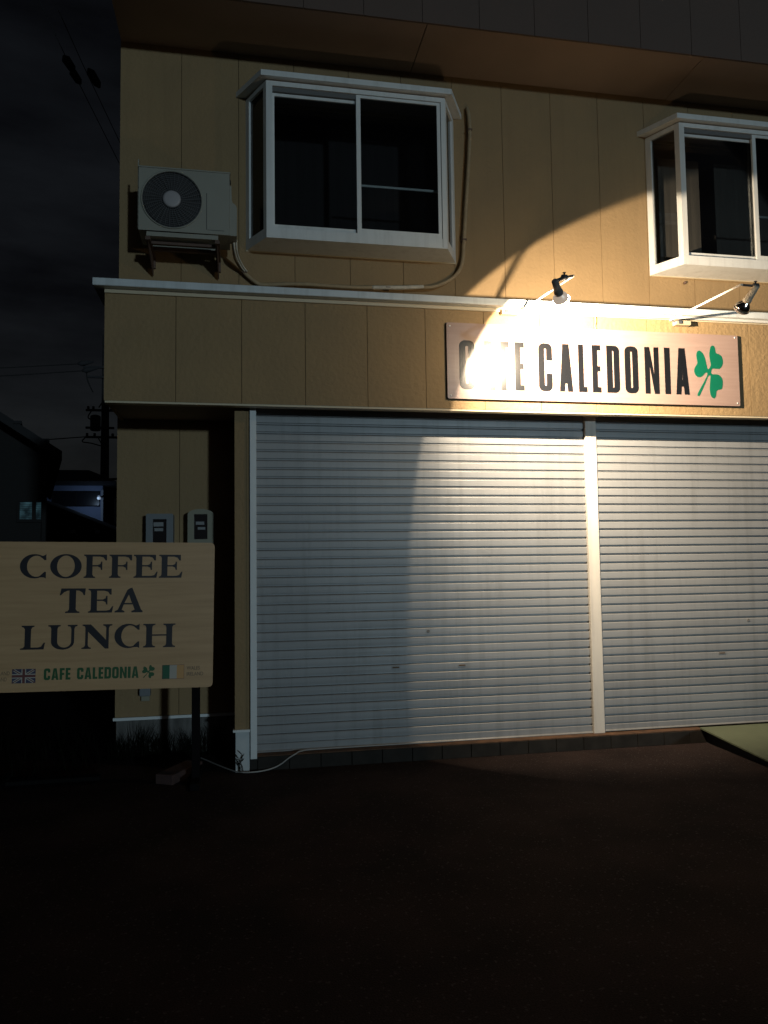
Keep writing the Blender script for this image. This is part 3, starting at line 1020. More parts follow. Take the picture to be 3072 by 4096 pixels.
# front plate with the round fan opening
outer = [(-0.76, 4.037), (-0.078, 4.037), (-0.078, 4.528), (-0.76, 4.528)]
hole = arc(fcx, fcz, fr_, fr_, 0, 360, 48)[:-1]
link('front_plate', poly_mesh('front_plate', [outer, hole], AY + 0.006, 0.012, M_AC), ac)
bm = bmesh.new()
bm_box(bm, -0.76, -0.752, AY + 0.0125, AY + 0.29, 4.037, 4.528)
bm_box(bm, -0.086, -0.078, AY + 0.0125, AY + 0.29, 4.037, 4.528)
bm_box(bm, -0.7515, -0.0865, AY + 0.0125, AY + 0.29, 4.037, 4.045)
bm_box(bm, -0.7515, -0.0865, AY + 0.0125, AY + 0.29, 4.520, 4.528)
bm_box(bm, -0.7515, -0.0865, AY + 0.278, AY + 0.29, 4.0455, 4.5195)
part('casing', bm, M_AC, ac)
part('top_plate', box(-0.766, -0.072, AY - 0.006, AY + 0.296, 4.5285, 4.540, 0.003), M_AC, ac)
part('rear_flange', box(-0.768, -0.7605, AY + 0.02, AY + 0.05, 4.06, 4.60), M_AC, ac)
bm = bmesh.new()
bm_lathe(bm, (fcx, AY + 0.013, fcz), (0, 1, 0), [(0, fr_ + 0.004), (0.14, fr_ + 0.004)], 40)
fanwell = part('fan_well', bm, M_ACDARK, ac)
bm = bmesh.new()
for k in range(3):
    a = k * 2 * math.pi / 3 + 0.4
    pts = []
    for t in range(7):
        s = a + t / 6 * 1.5
        pts.append((s, t / 6))
    va = [bm.verts.new((fcx + 0.06 * math.cos(s), AY + 0.010 - 0.004 * q, fcz + 0.06 * math.sin(s))) for s, q in pts]
    vb = [bm.verts.new((fcx + 0.205 * math.cos(s + 0.2), AY + 0.011 - 0.007 * q, fcz + 0.205 * math.sin(s + 0.2))) for s, q in pts]
    for i in range(6):
        bm.faces.new((va[i], va[i + 1], vb[i + 1], vb[i]))
part('fan_blade', bm, M_ACDARK, ac)
bm = bmesh.new()
for i in range(11):
    r = 0.068 + i * 0.0150
    ring = [(fcx + r * math.cos(2 * math.pi * k / 40), AY - 0.012 + 0.008 * (i / 10), fcz + r * math.sin(2 * math.pi * k / 40)) for k in range(41)]
    bm_tube(bm, ring, 0.0014, 4, cap=False)
for k in range(36):
    a = 2 * math.pi * k / 36
    bend = 0.10
    bm_tube(bm, [(fcx + r * math.cos(a + bend * (r - 0.06) / 0.16), AY - 0.014 + 0.008 * ((r - 0.06) / 0.16), fcz + r * math.sin(a + bend * (r - 0.06) / 0.16))
                 for r in (0.060, 0.11, 0.16, 0.222)], 0.0018, 4, cap=False)
tag(part('fan_grille', bm, M_GRILLE, ac), kind='stuff')
bm = bmesh.new()
bm_lathe(bm, (fcx, AY - 0.006, fcz), (0, -1, 0), [(0, 0.066), (0.008, 0.066), (0.013, 0.062), (0.015, 0.050), (0.0155, 0.0)], 32)
part('fan_hub', bm, M_HUB, ac)
bm = bmesh.new()
for k in range(48):
    pass
ringpts = [(fcx + (fr_ + 0.004) * math.cos(2 * math.pi * k / 48), AY - 0.003, fcz + (fr_ + 0.004) * math.sin(2 * math.pi * k / 48)) for k in range(49)]
bm_tube(bm, ringpts, 0.006, 6, cap=False)
part('fan_rim', bm, M_AC, ac)
part('panel_seam', box(-0.2545, -0.2505, AY - 0.0012, AY + 0.0, 4.070, 4.36), M_ACDARK, ac)
part('panel_seam', box(-0.2505, -0.12, AY - 0.0012, AY + 0.0, 4.066, 4.069), M_ACDARK, ac)
bm = bmesh.new()
ring = [(-0.077, 4.040), (-0.024, 4.040), (-0.022, 4.262), (-0.030, 4.285), (-0.055, 4.305), (-0.062, 4.33), (-0.064, 4.44), (-0.077, 4.44)]
bm_prism(bm, [(a, AY + 0.015, b) for a, b in ring], [(a, AY + 0.17, b) for a, b in ring])
part('valve_cover', bm, M_AC, ac)
bm = bmesh.new()
bm_lathe(bm, (-0.076, AY + 0.03, 4.475), (1, 0, 0), [(0, 0.018), (0.006, 0.018), (0.008, 0.01)], 12)
part('knockout_cap', bm, M_ACDARK, ac)
part('foot_rail', box(-0.70, -0.165, AY - 0.004, AY + 0.045, 3.992, 4.0255), M_AC, ac)
part('foot_rail', box(-0.70, -0.165, AY + 0.24, AY + 0.285, 3.992, 4.0255), M_AC, ac)
for bx in (-0.690, -0.172):
    b = D.objects.new('wall_bracket', None)
    bmq = bmesh.new()
    bm_box(bmq, bx - 0.018, bx + 0.018, AY + 0.0, MW - 0.001, 3.964, 3.9915)
    bm_box(bmq, bx - 0.018, bx + 0.018, MW - 0.026, MW - 0.001, 3.885, 3.9635)
    bm_prism(bmq, [(bx - 0.004, AY + 0.03, 3.9635), (bx - 0.004, MW - 0.027, 3.9635), (bx - 0.004, MW - 0.027, 3.82)],
             [(bx + 0.004, AY + 0.03, 3.9635), (bx + 0.004, MW - 0.027, 3.9635), (bx + 0.004, MW - 0.027, 3.82)])
    part('wall_bracket', bmq, M_BRKT, ac)
    D.objects.remove(b)
for yy in (AY + 0.08, AY + 0.2):
    part('crossbar', box(-0.671, -0.191, yy, yy + 0.03, 3.966, 3.990), M_BRKT, ac)

# refrigerant pipe along the wall
pp = [(-0.049, 6.02, 4.06), (-0.047, 6.08, 4.02), (-0.03, 6.20, 3.965), (0.038, 6.255, 3.881), (0.123, 6.262, 3.812), (0.204, 6.265, 3.763), (0.493, 6.265, 3.755),
      (0.914, 6.262, 3.750), (1.237, 6.255, 3.762), (1.456, 6.258, 3.800), (1.634, 6.262, 3.843), (1.775, 6.265, 3.905), (1.866, 6.268, 3.99), (1.910, 6.27, 4.1),
      (1.925, 6.27, 4.28), (1.950, 6.27, 4.596), (1.980, 6.268, 4.983), (1.998, 6.25, 5.281), (1.992, 6.255, 5.43), (1.985, 6.285, 5.50)]
pp = [(a, b, c + (0.05 if 0.3 < a < 1.3 else 0.028 if (0.15 < a < 0.3 or 1.4 < a < 1.5) else 0)) for a, b, c in pp]
pp = [(a, b - (0.022 if 5 < i < 17 else 0), c) for i, (a, b, c) in enumerate(pp)]
pipe = thing('refrigerant_pipe', (-0.05, 6.25, 3.76), 'taped refrigerant pipe sagging from the air conditioner and up beside the window', 'pipe')
bm = bmesh.new()
bm_tube(bm, smooth_path(pp, 6), 0.016, 8)
part('pipe_run', bm, M_PIPE, pipe)
for ox in (0.0, 0.018):
    bm = bmesh.new()
    bm_tube(bm, smooth_path([(-0.045 + ox, 6.03, 4.06), (-0.043 + ox, 6.05, 4.00), (-0.028 + ox, 6.12, 3.955), (0.010 + ox, 6.20, 3.91), (0.04 + ox, 6.235, 3.885)], 6), 0.007, 8)
    part('copper_tail', bm, M_PIPEPALE, pipe)
bm = bmesh.new()
bm_tube(bm, smooth_path([(1.10, 6.236, 3.806), (1.237, 6.232, 3.812), (1.35, 6.233, 3.818), (1.456, 6.235, 3.828), (1.55, 6.237, 3.836)], 6), [0.0175] * 25, 8)
part('pipe_tape', bm, M_PIPEPALE, pipe)
for i in (3, 8, 14, 17):
    a = Vector(pp[i])
    part('pipe_clip', box(a.x - 0.02, a.x + 0.02, a.y - 0.0175, MW - 0.001, a.z - 0.006, a.z + 0.006), M_BRKT, pipe)

# ------------------------------------------------------------------ meters in the niche
def meter(x0, x1, z0, z1, y0, win, mt, dome, label, marks):
    t = thing('electricity_meter', ((x0 + x1) / 2, MW, z0), label, 'meter', 'meters on the niche wall')
    w = x1 - x0
    if dome:
        h = 0.042
        ring = [(x0, z0), (x1, z0), (x1, z1 - h)] + arc((x0 + x1) / 2, z1 - h, w / 2, h, 8, 172, 12) + [(x0, z1 - h)]
    else:
        ring = rrect(x0, x1, z0, z1, 0.012)
    hole = rrect(win[0], win[1], win[2], win[3], 0.004)
    link('cover', poly_mesh('cover', [ring, hole], y0 + 0.01, 0.02, mt), t)
    bm = bmesh.new()
    bm_prism(bm, [(a, y0 + 0.0205, b) for a, b in ring], [(a, MW - 0.001, b) for a, b in ring])
    part('housing', bm, mt, t)
    part('window', box(win[0] - 0.002, win[1] + 0.002, y0 + 0.0165, y0 + 0.020, win[2] - 0.002, win[3] + 0.002), M_METWIN, t)
    for a, b, c, d in marks:
        part('nameplate', box(a, b, y0 + 0.0145, y0 + 0.0163, c, d), M_METLAB, t)


meter(-0.722, -0.517, 1.52, 1.884, 6.17, (-0.672, -0.567, 1.62, 1.842), M_METGREY, False, 'square grey meter box on the niche wall, next to the corner of the house',
      [(-0.666, -0.592, 1.785, 1.818), (-0.660, -0.594, 1.748, 1.772)])
meter(-0.407, -0.208, 1.58, 1.921, 6.17, (-0.358, -0.255, 1.682, 1.880), M_METBEIGE, True, 'beige round-topped meter box on the niche wall, near the shadowed side',
      [(-0.345, -0.280, 1.797, 1.822), (-0.330, -0.272, 1.758, 1.778)])
ob = thing('outlet_box', (-0.727, MW, 0.45), 'small pale weatherproof outlet box low on the niche wall', 'outlet')
part('cover', box(-0.772, -0.690, MW - 0.065, MW - 0.001, 0.468, 0.547, 0.006), M_METGREY, ob)
part('socket_plate', box(-0.762, -0.698, MW - 0.03, MW - 0.001, 0.425, 0.4675, 0.003), M_METBEIGE, ob)

# ------------------------------------------------------------------ free-standing signboard
TILT = math.radians(-0.85)
BC = (-0.905, 1.155)


def tilt(x, z):
    dx, dz = x - BC[0], z - BC[1]
    return (BC[0] + dx * math.cos(TILT) - dz * math.sin(TILT), BC[1] + dx * math.sin(TILT) + dz * math.cos(TILT))


def serif(ch, x0, x1, z0, z1):
    w, h = x1 - x0, z1 - z0
    s = 0.062 * 0.62          # thick stem
    th = h * 0.085            # thin stroke
    sf = h * 0.05             # serif height
    P = lambda pts: [(x0 + a, z0 + c) for a, c in pts]

    def stem(cx, sw, ov=0.016, top=True, bot=True, H=h):
        a, b = cx - sw / 2, cx + sw / 2
        r = []
        r += ([(a - ov, 0), (b + ov, 0), (b + ov, sf), (b + ov * 0.35, sf * 1.5), (b, sf * 3)] if bot else [(a, 0), (b, 0)])
        r += ([(b, H - sf * 3), (b + ov * 0.35, H - sf * 1.5), (b + ov, H - sf), (b + ov, H), (a - ov, H), (a - ov, H - sf), (a - ov * 0.35, H - sf * 1.5), (a, H - sf * 3)] if top else [(b, H), (a, H)])
        if bot: r += [(a, sf * 3), (a - ov * 0.35, sf * 1.5), (a - ov, sf)]
        return r
    if ch == 'O':
        c = w / 2
        return [P(arc(c, h / 2, w / 2, h / 2, 0, 360, 40)[:-1]), P(arc(c, h / 2, w / 2 - s * 1.13, h / 2 - th * 0.75, 0, 360, 40)[:-1])]
    if ch == 'C':
        cx = w * 0.56
        rx = cx
        o = arc(cx, h / 2, rx, h / 2, 58, 302, 30)
        i = arc(cx + s * 0.28, h / 2, rx - s * 0.86, h / 2 - th * 0.8, 302, 58, 30)
        # beaks at both ends
        return [P(o[:-1] + [(w * 0.93, h * 0.04), (w, h * 0.0), (w, h * 0.27), (w - 0.010, h * 0.27)] + i[1:-1] + [(w - 0.010, h * 0.75), (w, h * 0.75), (w, h), (w * 0.95, h * 0.96)])]
    if ch in 'EF':
        a = 0.017
        b = a + s
        top = [(w if ch == 'F' else w * 0.92, h), (0, h), (0, h - sf), (a * 0.7, h - sf * 1.5), (a, h - sf * 3)]
        tx = top[0][0]
        r = []
        if ch == 'E':
            r += [(0, 0), (w * 0.95, 0), (w, h * 0.27), (w - 0.008, h * 0.26), (w * 0.86, h * 0.12), (w * 0.72, th), (b, th)]
        else:
            r += [(0, 0), (b + 0.018, 0), (b + 0.018, sf), (b + 0.006, sf * 1.5), (b, sf * 3)]
        mx = w * 0.80 if ch == 'F' else w * 0.76
        r += [(b, h * 0.49), (mx - 0.03, h * 0.49), (mx - 0.012, h * 0.44), (mx - 0.008, h * 0.34), (mx, h * 0.34), (mx, h * 0.70), (mx - 0.008, h * 0.70), (mx - 0.012, h * 0.60), (mx - 0.03, h * 0.55), (b, h * 0.55),
              (b, h - th), (tx - 0.045, h - th), (tx - 0.022, h - th * 1.5), (tx - 0.009, h * 0.75), (tx, h * 0.75)]
        r += top + [(a, sf * 3), (a * 0.7, sf * 1.5), (0, sf)]
        return [P(r)]
    if ch == 'T':
        c = w * 0.5
        a, b = c - s * 0.55, c + s * 0.55
        return [P([(a - 0.024, 0), (b + 0.024, 0), (b + 0.024, sf), (b + 0.008, sf * 1.5), (b, sf * 3), (b, h - th), (w - 0.042, h - th * 1.1), (w - 0.022, h - th * 1.9), (w - 0.012, h * 0.72), (w - 0.004, h * 0.72), (w, h),
                   (0.010, h), (0.0, h * 0.72), (0.008, h * 0.72), (0.026, h - th * 1.9), (0.046, h - th * 1.1), (a, h - th), (a, sf * 3), (a - 0.008, sf * 1.5), (a - 0.024, sf)])]
    if ch == 'L':
        a = 0.026
        b = a + s
        return [P([(0, 0), (w * 0.94, 0), (w, h * 0.29), (w - 0.009, h * 0.28), (w * 0.84, h * 0.12), (w * 0.7, th), (b, th), (b, h - sf * 3), (b + 0.008, h - sf * 1.5), (b + 0.02, h - sf), (b + 0.02, h), (a - 0.02, h), (a - 0.02, h - sf),
                   (a - 0.008, h - sf * 1.5), (a, h - sf * 3), (a, sf * 3), (a * 0.7, sf * 1.5), (0, sf)])]
    if ch == 'U':
        a = 0.019
        b = a + s
        c2 = w - 0.038
        t2 = 0.019
        R = (c2 + t2 - a) / 2
        cc = a + R
        o = [(0, h), (0, h - sf), (a * 0.7, h - sf * 1.5), (a, h - sf * 3)] + arc(cc, R * 0.72, R, R * 0.72, 180, 360, 20)
        o += [(c2 + t2, h - sf * 3), (c2 + t2 + 0.006, h - sf * 1.5), (w, h - sf), (w, h), (c2 - 0.022, h), (c2 - 0.022, h - sf), (c2 - 0.006, h - sf * 1.5), (c2, h - sf * 3)]
        Ri = (c2 - b) / 2
        o += arc(b + Ri, th + Ri * 0.9, Ri, Ri * 0.9, 0, -180, 20)
        o += [(b, h - sf * 3), (b + 0.006, h - sf * 1.5), (b + 0.019, h - sf), (b + 0.019, h)]
        return [P(o)]
    if ch == 'N':
        t = 0.017
        a = 0.022
        c2 = w - 0.038
        return [P([(0, 0), (a + t + 0.02, 0), (a + t + 0.02, sf), (a + t + 0.006, sf * 1.5), (a + t, sf * 3), (a + t, h * 0.70), (w - 0.038 - 0.006, 0), (c2 + t, 0), (c2 + t, h - sf * 3), (c2 + t + 0.006, h - sf * 1.5), (w, h - sf), (w, h),
                   (c2 - 0.02, h), (c2 - 0.02, h - sf), (c2 - 0.006, h - sf * 1.5), (c2, h - sf * 3), (c2, h * 0.36), (0.056, h), (0.004, h), (0.004, h - sf), (a * 0.8, h - sf * 1.6), (a, h - sf * 3), (a, sf * 3), (a * 0.7, sf * 1.5), (0, sf)])]
    if ch == 'H':
        a = 0.020
        b = a + s
        d = w - 0.020
        c = d - s
        l = [(0, 0), (b + 0.02, 0), (b + 0.02, sf), (b + 0.006, sf * 1.5), (b, sf * 3), (b, h * 0.49), (c, h * 0.49), (c, sf * 3), (c - 0.006, sf * 1.5), (c - 0.02, sf), (c - 0.02, 0), (w, 0), (w, sf), (d + 0.006, sf * 1.5), (d, sf * 3)]
        l += [(d, h - sf * 3), (d + 0.006, h - sf * 1.5), (w, h - sf), (w, h), (c - 0.02, h), (c - 0.02, h - sf), (c - 0.006, h - sf * 1.5), (c, h - sf * 3), (c, h * 0.55), (b, h * 0.55), (b, h - sf * 3), (b + 0.006, h - sf * 1.5), (b + 0.02, h - sf), (b + 0.02, h),
              (0, h), (0, h - sf), (a - 0.006, h - sf * 1.5), (a, h - sf * 3), (a, sf * 3), (a - 0.006, sf * 1.5), (0, sf)]
        return [P(l)]
    if ch == 'A':
        ap = w * 0.56
        tl = 0.017
        o = [(0, 0), (0.063, 0), (0.063, sf), (0.046, sf * 2.2), (0.058, h * 0.32), (0.116, h * 0.32), (0.128, sf * 2.2), (0.108, sf), (0.108, 0), (w, 0), (w, sf), (w - 0.010, sf * 2.2), (ap + 0.010, h), (ap - 0.006, h * 0.97), (ap - 0.022, h * 0.90), (0.020, sf * 2.2), (0, sf)]
        i = [(0.062, h * 0.38), (0.110, h * 0.38), (0.090, h * 0.72)]
        return [P(o), P(i)]


SBY = 5.38
sb = thing('signboard', (-0.905, 5.43, 0), 'free-standing wooden signboard on dark posts with menu words and two small flags', 'signboard')
ring = [tilt(a, b) for a, b in rrect(-1.63, -0.180, 0.664, 1.644, 0.028, 5)]
bm = bmesh.new()
bm_prism(bm, [(a, SBY + 0.001, b) for a, b in ring], [(a, SBY + 0.032, b) for a, b in ring])
board = part('board', bm, M_SIGN2, sb)
for px in (-1.598, -0.30):
    bm = bmesh.new()
    bm_box(bm, px - 0.027, px + 0.027, SBY + 0.033, SBY + 0.087, 0.0, 1.60, 0.004)
    part('post', bm, M_POST, sb)
    part('foot', box(px - 0.03, px + 0.03, SBY - 0.12, SBY + 0.45, 0.0, 0.045, 0.005), M_POST, sb)
for ch, a, b, z1, z0 in (('C', -1.429, -1.267, 1.563, 1.403), ('O', -1.242, -1.044, 1.564, 1.402), ('F', -1.031, -0.884, 1.561, 1.405), ('F', -0.869, -0.723, 1.561, 1.405),
                         ('E', -0.712, -0.555, 1.561, 1.405), ('E', -0.547, -0.392, 1.561, 1.405), ('T', -1.177, -1.014, 1.336, 1.174), ('E', -0.997, -0.837, 1.333, 1.174), ('A', -0.828, -0.648, 1.340, 1.174),
                         ('L', -1.412, -1.259, 1.094, 0.938), ('U', -1.242, -1.060, 1.096, 0.934), ('N', -1.032, -0.840, 1.097, 0.936), ('C', -0.825, -0.665, 1.098, 0.936), ('H', -0.641, -0.432, 1.096, 0.938)):
    # heights were read along the board's own tilt: take the slope out before tilting
    link('letter', poly_mesh('letter', serif(ch, a, b, z0, z1), SBY, 0.0012, M_PRINT, tilt), sb)
xs = [-1.261, -1.205, -1.153, -1.119, None, -1.057, -0.997, -0.945, -0.902, -0.862, -0.810, -0.757, -0.717, -0.693]
ws = {'C': 0.040, 'A': 0.044, 'F': 0.030, 'E': 0.030, 'L': 0.030, 'D': 0.042, 'O': 0.042, 'N': 0.044, 'I': 0.018}
cx = -1.261
for ch in 'CAFE CALEDONIA':
    if ch == ' ':
        cx += 0.034
        continue
    wd = ws[ch]
    st = 0.0155 if ch != 'A' and ch != 'N' else 0.0145
    link('letter', poly_mesh('letter', sans(ch, cx, cx + wd, 0.738, 0.814, st if ch != 'I' else 0.018, 0.0145), SBY, 0.0012, M_PGREEN, tilt), sb)
    cx += wd + 0.0070
cl = [(-0.643 + (a - 3.589) / 0.258 * 0.082, 0.733 + (b - 2.765) / 0.432 * 0.088) for a, b in CLOVER]
link('clover', poly_mesh('clover', [cl], SBY, 0.0012, M_PGREEN, tilt), sb)


def flat(nm, ring, y, mt, parent):
    return link(nm, poly_mesh(nm, [ring], y, 0.0008, mt, tilt), parent)


def rect(a, b, c, d):
    return [(a, c), (b, c), (b, d), (a, d)]


# tricolour flag
x0, x1, z0, z1 = -0.511, -0.371, 0.727, 0.817
fl = flat('flag', rect(x0 - 0.002, x1 + 0.002, z0 - 0.002, z1 + 0.002), SBY + 0.0003, M_FRED, sb)
w3 = (x1 - x0) / 3
for i, mt in enumerate((M_FGREEN, M_FWHITE, M_FORANGE)):
    flat('stripe', rect(x0 + i * w3, x0 + (i + 1) * w3, z0, z1), SBY - 0.0006, mt, fl)
# union flag
x0, x1, z0, z1 = -1.456, -1.312, 0.722, 0.814
cx_, cz_ = (x0 + x1) / 2, (z0 + z1) / 2
fl = flat('flag', rect(x0, x1, z0, z1), SBY + 0.0003, M_FBLUE, sb)


def diag(ax, az, bx, bz, hw):
    d = Vector((bx - ax, bz - az, 0)).normalized()
    n = Vector((-d.y, d.x, 0)) * hw
    a, b = Vector((ax, az, 0)) + d * hw * 1.6, Vector((bx, bz, 0)) - d * hw * 1.6
    return [((a + n).x, (a + n).y), ((a - n).x, (a - n).y), ((b - n).x, (b - n).y), ((b + n).x, (b + n).y)]


flat('stripe', diag(x0, z0, x1, z1, 0.008), SBY - 0.0006, M_FWHITE, fl)
flat('stripe', diag(x0, z1, x1, z0, 0.008), SBY - 0.0008, M_FWHITE, fl)
flat('stripe', diag(x0, z0, x1, z1, 0.003), SBY - 0.0012, M_FRED, fl)
flat('stripe', diag(x0, z1, x1, z0, 0.003), SBY - 0.0014, M_FRED, fl)
flat('stripe', rect(x0, x1, cz_ - 0.014, cz_ + 0.014), SBY - 0.0018, M_FWHITE, fl)
flat('stripe', rect(cx_ - 0.014, cx_ + 0.014, z0, z1), SBY - 0.0020, M_FWHITE, fl)
flat('stripe', rect(x0, x1, cz_ - 0.008, cz_ + 0.008), SBY - 0.0024, M_FRED, fl)
flat('stripe', rect(cx_ - 0.008, cx_ + 0.008, z0, z1), SBY - 0.0026, M_FRED, fl)


def small_text(txt, x, z, width, height, align):
    cu = D.curves.new('small_print', 'FONT')
    cu.body = txt
    cu.size = 1
    cu.align_x = 'LEFT'
    t = D.objects.new('tmp', cu)
    COL.objects.link(t)
    dg = bpy.context.evaluated_depsgraph_get()
    dg.update()
    me = D.meshes.new_from_object(t.evaluated_get(dg))
    D.objects.remove(t)
    D.curves.remove(cu)
    mnx, mxx = min(v.co.x for v in me.vertices), max(v.co.x for v in me.vertices)
    mny, mxy = min(v.co.y for v in me.vertices), max(v.co.y for v in me.vertices)
    for v in me.vertices:
        u, q = (v.co.x - mnx) / (mxx - mnx) * width, (v.co.y - mny) / (mxy - mny) * height
        xx, zz = tilt((x if align == 'L' else x - width) + u, z + q)
        v.co = (xx, SBY - 0.0004, zz)
    me.materials.clear()
    me.materials.append(M_PGREY)
    return link('small_print', me, sb)


small_text('WALES', -0.352, 0.783, 0.086, 0.024, 'L')
small_text('IRELAND', -0.352, 0.744, 0.108, 0.024, 'L')
small_text('ENGLAND', -1.470, 0.776, 0.115, 0.024, 'R')
small_text('SCOTLAND', -1.487, 0.737, 0.125, 0.024, 'R')

# ------------------------------------------------------------------ things on the ground
bm = bmesh.new()
bm_box(bm, -0.115, 0.115, -0.05, 0.05, 0.0, 0.06, 0.004)
br = part('brick', bm, M_BRICK)
br.location = (-0.42, 5.63, 0.0)
br.rotation_euler = (0, 0, math.radians(62))
br.scale = (1.7, 1.35, 1.1)
tag(br, 'red brick lying at the foot of the signboard post', 'brick')

bm = bmesh.new()
bm_tube(bm, smooth_path([(-0.30, 6.10, 0.008), (-0.26, 6.03, 0.008), (-0.15, 5.83, 0.008), (-0.07, 5.70, 0.008), (-0.01, 5.625, 0.008), (0.08, 5.60, 0.008), (0.17, 5.618, 0.010),
                         (0.24, 5.636, 0.022), (0.29, 5.640, 0.045), (0.34, 5.640, 0.080), (0.39, 5.645, 0.106), (0.44, 5.70, 0.1115), (0.60, 5.728, 0.1115), (1.6, 5.730, 0.1115)], 6), 0.0055, 6)
tag(part('power_cable', bm, M_CABLE), 'thin white cable trailing from the signboard over the kerb', 'cable')


def weed(name, x, y, n, h, spread, label, group=None, seed=1, leafy=0):
    rnd = random.Random(seed)
    bm = bmesh.new()
    for i in range(n):
        a = rnd.uniform(0, 2 * math.pi)
        ln = h * rnd.uniform(0.5, 1.0)
        lean = rnd.uniform(0.1, 0.6) * spread
        wide = 0.012 if leafy else 0.055
        bx, by = x + rnd.gauss(0, wide), y + rnd.gauss(0, wide * 0.4)
        dx, dy = math.cos(a) * lean, math.sin(a) * lean * 0.5
        w = rnd.uniform(0.0018, 0.0035)
        pts = [Vector((bx, by, 0)), Vector((bx + dx * 0.25, by + dy * 0.25, ln * 0.5)), Vector((bx + dx, by + dy, ln))]
        bm_tube(bm, pts, [w, w * 0.8, w * 0.15], 4)
        for q in range(leafy):
            p = pts[1].lerp(pts[2], rnd.uniform(0, 0.9))
            e = p + Vector((rnd.uniform(-0.04, 0.04), rnd.uniform(-0.015, 0.015), rnd.uniform(0.01, 0.045)))
            bm_tube(bm, [p, p.lerp(e, 0.5), e], [0.0012, 0.004, 0.0004], 4)
    o = part(name, bm, M_WEED)
    return tag(o, label, 'weed', group)


weed('weed', -0.005, K - 0.03, 7, 0.15, 0.07, 'sprig of weed growing at the foot of the pale pier base', None, 4, 2)
wl = [(-0.92, 0.20, 'leftmost tuft of dark weeds against the niche plinth'), (-0.76, 0.27, 'dark weeds on the plinth below the outlet box'),
      (-0.60, 0.22, 'dark weeds against the plinth between outlet box and post'), (-0.40, 0.21, 'dark weeds on the plinth left of the signboard post'), (-0.22, 0.24, 'dark weeds in the shadowed corner of the niche')]
for i, (wx, wh, lb) in enumerate(wl):
    weed('weed', wx, MW - 0.07, 70, wh * 1.05, 0.22, lb, 'weeds along the niche plinth', 20 + i)

# entrance ramp
rp = thing('entrance_ramp', (4.6, 5.0, 0), 'green sloping entrance ramp laid against the kerb under the shutter', 'ramp')
RX0, RX1, RY0, RY1 = 3.63, 6.3, 5.655, 4.22
bm = bmesh.new()
bm_prism(bm, [(RX0, RY0, 0.110), (RX0, RY1, 0.004), (RX0, RY1, 0.014), (RX0, RY0, 0.122)], [(RX1, RY0, 0.110), (RX1, RY1, 0.004), (RX1, RY1, 0.014), (RX1, RY0, 0.122)])
part('deck', bm, M_RAMP, rp)
bm = bmesh.new()
bm_prism(bm, [(RX0 + 0.05, RY0 - 0.002, 0.0), (RX0 + 0.05, RY1 + 0.15, 0.0), (RX0 + 0.05, RY0 - 0.002, 0.109)], [(RX0 + 0.07, RY0 - 0.002, 0.0), (RX0 + 0.07, RY1 + 0.15, 0.0), (RX0 + 0.07, RY0 - 0.002, 0.109)])
part('side_plate', bm, M_RAMPSIDE, rp)

# old kerb at the edge of the lot, left
bm = box(-1.75, -0.96, 5.66, 5.74, 0.0, 0.03, 0.008)
tag(part('kerb', bm, M_KERB), kind='structure')
# scrubby growth in the dark gap beyond
rnd = random.Random(3)
bm = bmesh.new()
for i in range(500):
    bx, by = rnd.uniform(-3.4, -1.02), rnd.uniform(5.8, 7.2)
    ln = rnd.uniform(0.06, 0.22)
    a = rnd.uniform(0, 6.28)
    e = Vector((bx + math.cos(a) * 0.08, by + math.sin(a) * 0.08, ln))
    w = Vector((-math.sin(a), math.cos(a), 0)) * 0.005
    v = [bm.verts.new(Vector((bx, by, 0)) - w), bm.verts.new(Vector((bx, by, 0)) + w), bm.verts.new(e)]
    bm.faces.new(v)
tag(part('grass', bm, M_WEED), 'dark rough grass in the gap beside the building', 'grass', kind='stuff')

# ------------------------------------------------------------------ the neighbourhood to the left
def roof_gable(bm, x0, x1, y0, y1, ze, zr, t=0.12):
    """ridge along y, with thickness"""
    xm = (x0 + x1) / 2
    a = [(x0, ze), (xm, zr), (x1, ze), (x1, ze - t), (xm, zr - t), (x0, ze - t)]
    bm_prism(bm, [(p, y0, q) for p, q in a], [(p, y1, q) for p, q in a])


def roof_hip(bm, x0, x1, y0, y1, ze, zr, ins):
    b = [bm.verts.new(p) for p in ((x0, y0, ze), (x1, y0, ze), (x1, y1, ze), (x0, y1, ze))]
    b2 = [bm.verts.new((v.co.x, v.co.y, ze - 0.10)) for v in b]
    ym = (y0 + y1) / 2
    r = [bm.verts.new((x0 + ins, ym, zr)), bm.verts.new((x1 - ins, ym, zr))]
    bm.faces.new((b[0], b[1], r[1], r[0]))
    bm.faces.new((b[1], b[2], r[1]))
    bm.faces.new((b[2], b[3], r[0], r[1]))
    bm.faces.new((b[3], b[0], r[0]))
    for i in range(4):
        bm.faces.new((b2[i], b2[(i + 1) % 4], b[(i + 1) % 4], b[i]))
    bm.faces.new(list(reversed(b2)))


# near house, gable towards the street
h = thing('neighbour_house', (-6.5, 13, 0), 'dark gabled house nearest on the left with a dim teal window', 'house', 'houses beyond the cafe')
ft = [(-10.3, 11.0), (-2.64, 11.0), (-4.35, 17.0), (-10.3, 17.0)]
bm = bmesh.new()
bm_prism(bm, [(a, b, 0.0) for a, b in ft], [(a, b, 2.93) for a, b in ft])
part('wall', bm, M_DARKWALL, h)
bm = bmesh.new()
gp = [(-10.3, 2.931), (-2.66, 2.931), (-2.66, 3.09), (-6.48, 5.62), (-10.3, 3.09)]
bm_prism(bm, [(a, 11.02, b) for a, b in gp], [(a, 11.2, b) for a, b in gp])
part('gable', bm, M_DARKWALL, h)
bm = bmesh.new()
rf = [(-10.65, 2.99), (-6.48, 5.76), (-2.31, 2.99), (-2.31, 2.87), (-6.48, 5.64), (-10.65, 2.87)]
